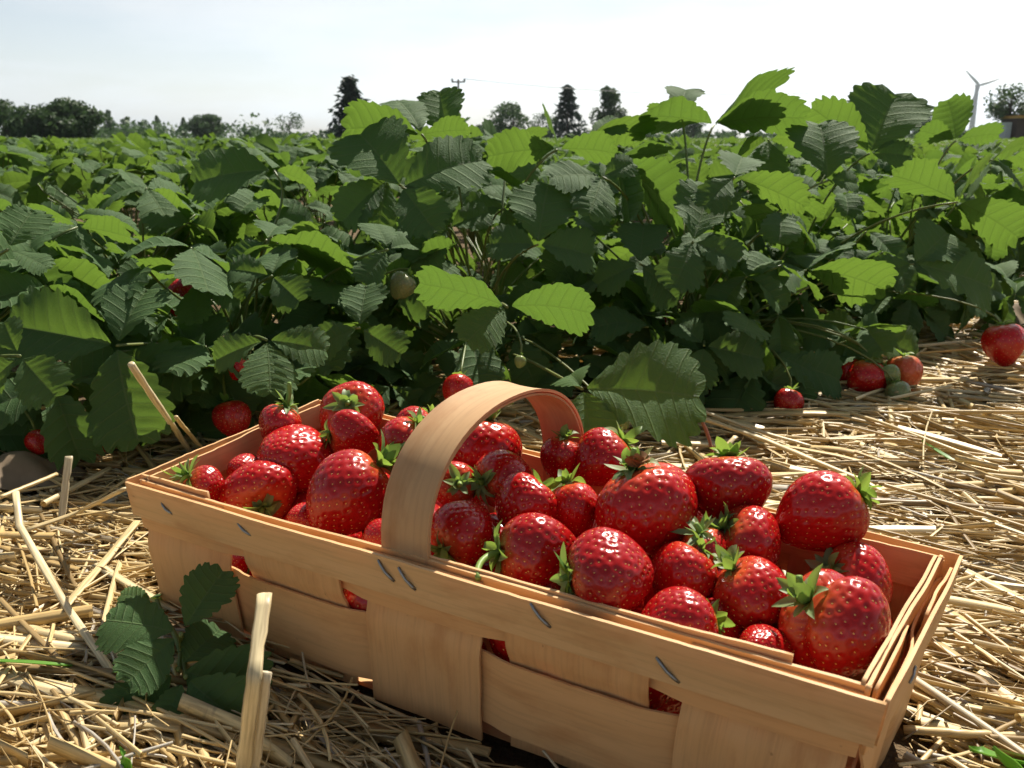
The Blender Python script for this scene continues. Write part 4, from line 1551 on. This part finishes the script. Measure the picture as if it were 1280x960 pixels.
def dead_leaf(c, w, l, az, label, lift=.02):
    u, v = np.meshgrid(np.linspace(-1, 1, 22), np.linspace(-1, 1, 16), indexing='ij')
    rad = 1 + .12 * np.sin(5 * np.arctan2(v, u))
    x, y = u * np.sqrt(1 - v * v / 2) * l * rad, v * np.sqrt(1 - u * u / 2) * w * rad
    z = lift * (1 - u ** 2) * (.6 + .4 * np.cos(2.3 * v)) + .003 * np.sin(7 * u + 3 * v) + .002
    X, Y = x * math.cos(az) - y * math.sin(az), x * math.sin(az) + y * math.cos(az)
    V = np.stack([X, Y, z], -1).reshape(-1, 3)
    V = np.concatenate([V, V - [0, 0, .0006]])
    F = grid_faces(22, 16)
    o = obj('withered_leaf', mesh('withered_leaf', V, [F, F[:, ::-1] + 352], [M['dry']], None, True), None, label, 'leaf')
    o.location = c
    return o


dead_leaf(onz(15, 615, .0), .03, .05, .5, 'large withered grey-brown leaf on the straw at the left edge under the fruit', .028)
dead_leaf(onz(1262, 412, .0), .035, .05, .2, 'withered brown leaf curled on the soil above the red fruit at the right edge', .035)

# ------------------------------------------------------------------ the field beyond: whole plants in rows
def field_foliage(r, n=40, h=.242, reach=.2):
    mb, st = MB(), MB()
    for k in range(n):
        az = r.uniform(0, 2 * PI)
        rad = reach * math.sqrt(r.uniform(.02, 1))
        z = h * (1 - .55 * (rad / reach) ** 2 * r.uniform(.4, 1.1)) * (1 if r.uniform() < .75 else r.uniform(.5, .9))
        J = np.array([math.cos(az) * rad, math.sin(az) * rad, z])
        out = np.array([math.cos(az), math.sin(az), 0])
        n_ = unit(np.array([.12, .25, 1.0]) + out * r.uniform(0, .8) + r.normal(0, .5, 3))
        ex = out + r.normal(0, .3, 3)
        ex = unit(ex - (ex @ n_) * n_)
        ey = np.cross(n_, ex)
        g = leaf_generic(r, False)
        s = .060 * r.uniform(.75, 1.25)
        V = np.concatenate(g.V)
        W = J + s * (V[:, :1] * ex + V[:, 1:2] * ey + V[:, 2:3] * n_)
        mb.add(W, np.concatenate(g.F), np.concatenate(g.uv) + [k, 0], np.concatenate(g.tone))
        V, F, uv = tube(bez(np.zeros(3), J * [.2, .2, .6], J - n_ * .03, J, 6), .0014, 5)
        st.add(V, F, uv)
    S = fmesh('stems', np.concatenate(st.V), np.concatenate(st.F), [M['petiole']], np.concatenate(st.uv))
    return mb.mesh('foliage', [M['field']]), S


FV = [field_foliage(np.random.default_rng(900 + i)) for i in range(6)]
FP = np.random.default_rng(44)
FLAB = 'leafy green strawberry plant among the distant rows beyond the front bed'
nf = 0
for row in range(1, 12):
    off = .36 + .62 * row
    for t in np.arange(-3.0, 14, .36):
        p = rowpt(t, off) + FP.normal(0, .05, 2)
        if p[1] < .9 or p[1] > 7.6:
            continue
        X = p[0] / (p[1] * _c)
        if X < -.76 or X > .70:
            continue
        px = 640 + FPX * X
        # the tall front bed hides the rows behind it right of the clump, except through a few gaps
        if px > 560 and row > 2 and FP.uniform() < .75:
            continue
        if nf >= 250:
            continue
        nf += 1
        o = empty('strawberry_plant', (p[0], p[1], 0), FLAB, 'strawberry plant', 'strawberry plants of the distant rows')
        s = FP.uniform(.88, 1.08)
        o.scale = (s, s, FP.uniform(.84, 1.12) if p[1] > 1.9 else FP.uniform(.92, 1.18))
        o.rotation_euler = (0, 0, FP.normal(0, .35))
        fo, stm = FV[FP.integers(len(FV))]
        obj('foliage', fo, o)
        obj('stems', stm, o)
print('field plants', nf)

# the rest of the field, too far to count
FB = MB()
r = np.random.default_rng(61)
N = 26000
dist = 7.4 * np.exp(r.uniform(0, 1, N) * math.log(110 / 7.4))
ang = r.uniform(-.62, .62, N)
cx, cy = dist * np.sin(ang), dist * np.cos(ang)
rowc = (np.stack([cx, cy], -1) - ROW0) @ rown
m = (rowc % .62)
cz = .10 + .125 * np.cos((m / .62 - .5) * 2 * PI * .999) ** 2 * r.uniform(.3, 1, N)
size = .05 * np.clip(dist / 14, 1, 5) ** .8
q = np.array([[0, 0, 0], [.55, .5, .12], [1.05, 0, -.05], [.55, -.5, .12]])
az = r.uniform(0, 2 * PI, N)
nn = np.stack([.12 + r.normal(0, .35, N), .25 + r.normal(0, .35, N), np.ones(N)], -1)
nn /= np.linalg.norm(nn, axis=1)[:, None]
ex = np.stack([np.cos(az), np.sin(az), 0 * az], -1)
ex -= (ex * nn).sum(1)[:, None] * nn
ex /= np.linalg.norm(ex, axis=1)[:, None]
ey = np.cross(nn, ex)
V = np.stack([cx, cy, cz], -1)[:, None] + size[:, None, None] * (q[None, :, :1] * ex[:, None] + q[None, :, 1:2] * ey[:, None] + q[None, :, 2:] * nn[:, None])
F = np.array([[0, 3, 2, 1]]) + (np.arange(N) * 4)[:, None]
FB.add(V.reshape(-1, 3), F[:, ::-1], np.tile(q[:, :2], (N, 1)) + np.repeat(r.uniform(0, 30, N), 4)[:, None], 0)
obj('strawberry_field', FB.mesh('strawberry_field', [M['field']]), kind='stuff', label='far strawberry rows running together into a green field', cat='field')

# ------------------------------------------------------------------ trees on the horizon
def far(px, D):
    """ground point D metres off in the direction of image column px"""
    x = (px - 640) / FPX
    return np.array([x * D, D / _c, -.012])


def h_at(py, D):
    """height of what shows at image row py, D metres off"""
    r_ = ray(640, py)
    return CH + D / _c * r_[2] / r_[1]


def leaf_cloud(C, R3, n, s, r, mb, shell=.5):
    d = r.normal(0, 1, (n, 3))
    d /= np.linalg.norm(d, axis=1)[:, None]
    rad = r.uniform(shell, 1.05, n) ** .6
    P = np.asarray(C) + d * rad[:, None] * np.asarray(R3)
    nn = unit_rows(d + r.normal(0, .6, (n, 3)))
    a = unit_rows(np.cross(nn, r.normal(0, 1, (n, 3))))
    b = np.cross(nn, a)
    sz = s * r.uniform(.6, 1.4, n)[:, None, None]
    q = np.array([[-1, -.2], [.1, -.6], [1, .15], [-.1, .6]])
    V = P[:, None] + sz * (q[None, :, :1] * a[:, None] + q[None, :, 1:] * b[:, None])
    mb.add(V.reshape(-1, 3), np.arange(n * 4).reshape(-1, 4), None, np.repeat(r.uniform(0, 1, n), 4))


def unit_rows(a):
    return a / (np.linalg.norm(a, axis=1)[:, None] + 1e-12)


def tree(name, px, D, py_top, wpx, label, mat='crown_mid', seed=0, trunk=.25, clumps=16, n=260, group='trees along the horizon', shape='round', leafs=1.0, dens=1.0, cat='tree'):
    r = np.random.default_rng(500 + seed)
    B = far(px, D)
    H = h_at(py_top, D) - B[2]
    W = wpx * D / FPX / 2
    root = empty(name, B, label, cat, group)
    mb, tb = MB(), MB()
    tr = max(.03 * H, .06)
    if shape == 'conifer':
        V, F, uv = tube(np.array([[0, 0, 0], [0, 0, H * .5], [0, 0, H * .97]]), np.array([tr, tr * .6, .02]), 7)
        tb.add(V, F, uv)
        tiers = 11
        for k in range(tiers):
            z = H * (.12 + .86 * k / (tiers - 1))
            R = W * (1 - (k / tiers) ** .9) * r.uniform(.85, 1.12) + .04 * W
            nb = 9
            for a in np.arange(nb) / nb * 2 * PI + r.uniform(0, 1):
                Rb = R * r.uniform(.7, 1.12)
                tip = np.array([math.cos(a) * Rb, math.sin(a) * Rb, z - Rb * .32 + .03 * H])
                base = np.array([0, 0, z + .02 * H])
                m_ = 12
                t = r.uniform(.15, 1.0, m_)[:, None]
                P = base * (1 - t) + tip * t + r.normal(0, .05 * W, (m_, 3))
                dn = r.normal(0, .5, (m_, 3)) + np.array([math.cos(a), math.sin(a), -.35])
                dn = unit_rows(dn)
                sd_ = unit_rows(np.cross(dn, r.normal(0, 1, (m_, 3))))
                s = W * .14 * r.uniform(.7, 1.3, (m_, 1, 1))
                q = np.array([[-.6, 0], [0, -.3], [1.1, 0], [0, .3]])
                V = P[:, None] + s * (q[None, :, :1] * dn[:, None] + q[None, :, 1:] * sd_[:, None])
                mb.add(V.reshape(-1, 3), np.arange(m_ * 4).reshape(-1, 4), None, np.repeat(r.uniform(0, 1, m_), 4))
    else:
        h0 = trunk * H
        V, F, uv = tube(np.array([[0, 0, 0], [.02 * H, 0, h0], [0, 0, H * .75]]), np.array([tr, tr * .75, tr * .2]), 7)
        tb.add(V, F, uv)
        for k in range(clumps):
            u = r.uniform(0, 1)
            a = r.uniform(0, 2 * PI)
            if shape == 'poplar':
                z = h0 + (H - h0) * (k + .5) / clumps
                f = math.sin(PI * min(.98, (k + .9) / (clumps + .6))) ** .6
                c = np.array([math.cos(a) * W * .2, math.sin(a) * W * .2, z])
                R = np.array([W * f * .75, W * f * .75, (H - h0) / clumps * 1.1])
            else:
                zz = r.uniform(.0, 1)
                prof = math.sqrt(max(.05, 1 - (2 * zz - .85) ** 2 * .8)) if shape == 'round' else math.sqrt(max(.08, 1 - (zz * 1.05 - .55) ** 2 * 3.2))
                rr = W * prof * r.uniform(.35, .82)
                c = np.array([math.cos(a) * rr, math.sin(a) * rr, h0 + (H - h0) * (.08 + .80 * zz)])
                s_ = r.uniform(.26, .42)
                R = np.array([W * s_ * 1.1, W * s_ * 1.1, (H - h0) * s_ * .62])
            leaf_cloud(c, R, int(n * dens), leafs * .055 * max(W, .5 * H), r, mb, .3)
            tp = np.array([0, 0, h0 + (c[2] - h0) * .4])
            V, F, uv = tube(np.array([tp, (tp + c) / 2 + [0, 0, .04 * H], c]), np.array([tr * .4, tr * .25, tr * .1]), 5)
            tb.add(V, F, uv)
    obj('crown', mb.mesh('crown', [M[mat]]), root)
    obj('trunk', fmesh('trunk', np.concatenate(tb.V), np.concatenate(tb.F), [M['bark']], np.concatenate(tb.uv)), root)
    return root


tree('broadleaf_tree', 10, 95, 124, 62, 'dark rounded tree at the left edge of the horizon', 'crown_dark', 1, .05)
tree('broadleaf_tree', 76, 90, 125, 108, 'broadest dark bushy tree, second from the left edge', 'crown_dark', 2, .02, 34)
tree('poplar_tree', 139, 190, 139, 20, 'first and tallest grey-green tree of the low group right of the dark bushy ones', 'crown_mid', 3, .05, 9, shape='poplar')
tree('poplar_tree', 160, 195, 147, 22, 'second grey-green tree of the low group, shorter and rounded', 'crown_mid', 4, .05, 9, shape='poplar')
tree('broadleaf_tree', 181, 200, 149, 24, 'low rounded tree in the grey-green group', 'crown_mid', 5, .05, 10)
tree('poplar_tree', 199, 195, 146, 15, 'slim last tree of the grey-green group', 'crown_mid', 6, .05, 8, shape='poplar')
tree('poplar_tree', 230, 190, 148, 14, 'slim small tree just left of the flat-topped round one', 'crown_mid', 7, .05, 8, shape='poplar')
tree('broadleaf_tree', 263, 150, 143, 56, 'flat-topped round dark green tree in the gap left of the near leaves', 'crown_mid', 8, .06, 16)
tree('broadleaf_tree', 362, 140, 139, 42, 'thin loose tree crown showing above the leaves left of the spruce', 'crown_mid', 9, .3, 14, 60, dens=.7)
tree('spruce_tree', 440, 80, 100, 84, 'dark spruce with drooping tiered branches left of the tall leaf clump', 'crown_blue', 10, shape='conifer')
tree('broadleaf_tree', 642, 120, 128, 62, 'wide loose round tree right of the utility pole', 'crown_mid', 11, .12, 18, 130)
tree('broadleaf_tree', 678, 125, 140, 44, 'lower spreading tree between the round tree and the pointed conifer', 'crown_mid', 12, .1, 12, 120)
tree('spruce_tree', 709, 110, 110, 64, 'pointed dark conifer right of the round tree', 'crown_blue', 13, shape='conifer')
tree('broadleaf_tree', 760, 115, 110, 46, 'compact dark oval tree just right of the pointed conifer', 'crown_dark', 14, .15, 16)
tree('broadleaf_tree', 866, 150, 138, 34, 'small tree visible beneath the umbrella leaf', 'crown_mid', 15, .1, 12)
tree('broadleaf_tree', 805, 160, 148, 34, 'low tree behind the leaves between the oval tree and the umbrella leaf', 'crown_mid', 16, .1, 10)
tree('broadleaf_tree', 1258, 85, 104, 70, 'broad open-crowned tree with visible limbs at the right edge above the shed', 'crown_mid', 17, .3, 22, 110, shape='wide', dens=.9)
tree('broadleaf_tree', 1150, 170, 140, 60, 'low grey-green tree left of the wind turbine', 'crown_mid', 18, .06, 12)
tree('broadleaf_tree', 600, 170, 157, 50, 'low hedge-like tree at the foot of the utility pole', 'crown_mid', 19, .03, 12)

# low scrub along the field edge, one far mass
sb = MB()
r = np.random.default_rng(3)
for k in range(240):
    px = r.uniform(-60, 1340)
    D = r.uniform(150, 230)
    B = far(px, D)
    H = r.uniform(.6, 2.0) * (1.5 if 420 < px < 640 else (2.2 if px < 330 else 1))
    leaf_cloud(B + [0, 0, H * .5], (H * 1.5, H * 1.5, H * .55), 40, .5, r, sb, .3)
obj('distant_scrub', sb.mesh('distant_scrub', [M['crown_mid']]), kind='stuff', label='low scrub along the far edge of the field', cat='scrub')

# ------------------------------------------------------------------ utility pole and wires
D = 100.0
B = far(574, D)
H = h_at(99, D)
up = empty('utility_pole', B, 'grey utility pole with a crossarm and insulators above the tall leaf clump', 'utility pole')
V, F, uv = tube(np.array([[0, 0, 0], [0, 0, H / 2], [0, 0, H]]), np.array([.15, .13, .11]), 10)
obj('post', fmesh('post', V, F, [M['pole']], uv), up)
V, F, uv = tube(np.array([[-.75, 0, H - .28], [0, 0, H - .28], [.75, 0, H - .28]]), .09, 6)
obj('crossarm', fmesh('crossarm', V, F, [M['pole']], uv), up)
for x in (-.68, .68):
    zz = np.array([0, .05, .12, .16, .24, .3])
    V, F, uv = tube(np.stack([0 * zz + x, 0 * zz, H - .2 + zz], 1), np.array([.05, .14, .15, .08, .13, .04]), 8)
    obj('insulator', fmesh('insulator', V, F, [M['wire']], uv), up)
# second pole behind the plants on the right carries the other end of the wires
D2 = 112.0
B2_ = far(1010, D2)
a0 = B + np.array([.68, 0, H + .06])
a1 = np.array([B2_[0], B2_[1], h_at(116, D2)])
t = np.linspace(0, 1, 30)[:, None]
P = a0 * (1 - t) + a1 * t - np.array([0, 0, 1]) * (4 * t * (1 - t)) * .75
V, F, uv = tube(P, .026, 5)
o = obj('power_line', fmesh('power_line', V - a0, F, [M['wire']], uv), None, 'thin sagging wire running right from the utility pole across the sky', 'wire')
o.location = a0

# ------------------------------------------------------------------ wind turbine
D = 1500.0
B = far(1213, D)
H = h_at(107, D)
wtb = empty('wind_turbine', B, 'pale three-bladed wind turbine standing far off on the right', 'wind turbine')
V, F, uv = tube(np.array([[0, 0, 0], [0, 0, H * .5], [0, 0, H - 1]]), np.array([5.0, 4.0, 3.0]), 14)
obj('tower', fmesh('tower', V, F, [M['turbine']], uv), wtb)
V, F, uv = tube(np.array([[0, 5.5, H], [0, 5, H], [0, 0, H + .2], [0, -4, H], [0, -5.5, H]]), np.array([.8, 2.2, 2.4, 2.2, 1.6]), 10)
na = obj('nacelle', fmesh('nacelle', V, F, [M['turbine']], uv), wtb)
V, F, uv = tube(np.array([[0, -5.4, H], [0, -6.5, H], [0, -7.6, H], [0, -8.2, H]]), np.array([1.9, 1.9, 1.2, .2]), 10)
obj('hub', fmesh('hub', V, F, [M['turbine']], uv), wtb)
for ang in (math.radians(138), math.radians(18), math.radians(252)):
    d = np.array([math.cos(ang), 0, math.sin(ang)])
    s = np.linspace(0, 1, 12)
    V, F, uv = tube(np.array([0, -6.6, H]) + d * s[:, None] * 34, np.interp(s, [0, .08, .2, .6, 1], [1.8, 2.2, 3.2, 2.2, .9]), 8, .8)
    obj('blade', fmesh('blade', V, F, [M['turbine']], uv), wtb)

# ------------------------------------------------------------------ shed at the right edge
D = 84.0
B = far(1272, D)
shed = empty('field_shed', B, 'dark low shed with an ochre roof edge under the broad tree at the right edge', 'shed')


def box(x0, x1, y0, y1, z0, z1):
    V = np.array([[x, y, z] for z in (z0, z1) for y in (y0, y1) for x in (x0, x1)], float)
    F = np.array([[0, 2, 3, 1], [4, 5, 7, 6], [0, 1, 5, 4], [2, 6, 7, 3], [0, 4, 6, 2], [1, 3, 7, 5]])
    return V, F


zt = h_at(146, D)
V, F = box(-1.0, 4.2, -1.5, 1.5, 0, zt - .15)
obj('wall', mesh('wall', V, F, [M['shedwall']], None, False), shed)
mbx = MB()
for (a, b_, c, d_, e_, f_) in [(-1.2, 4.4, -1.75, 1.75, zt - .148, zt + .02), (-1.1, 4.3, -1.6, 1.6, zt + .022, zt + .10)]:
    V, F = box(a, b_, c, d_, e_, f_)
    mbx.add(V, F)
obj('roof', mbx.mesh('roof', [M['shedroof']], False), shed)
V, F = box(.6, 1.5, -1.56, -1.503, .05, zt - .5)
obj('door', mesh('door', V, F, [M['bark']], None, False), shed)
V, F = box(-1.75, -1.25, -1.0, 1.0, 0, zt - .5)
obj('lean_to', mesh('lean_to', V, F, [M['shedpale']], None, False), shed)

# ------------------------------------------------------------------ summer haze over the plain
hz = NT('haze_air')
pv = hz.n('ShaderNodeVolumePrincipled')
pv.inputs['Color'].default_value = (.86, .92, 1, 1)
pv.inputs['Density'].default_value = .00011
pv.inputs['Anisotropy'].default_value = .5
hz.l(pv.outputs[0], hz.out.inputs['Volume'])
V, F = box(-1810, 1810, -310, 1910, -1.1, 150)
obj('haze', mesh('haze', V, F, [hz.m], None, False), kind='stuff', label='thin pale summer haze over the plain', cat='haze')
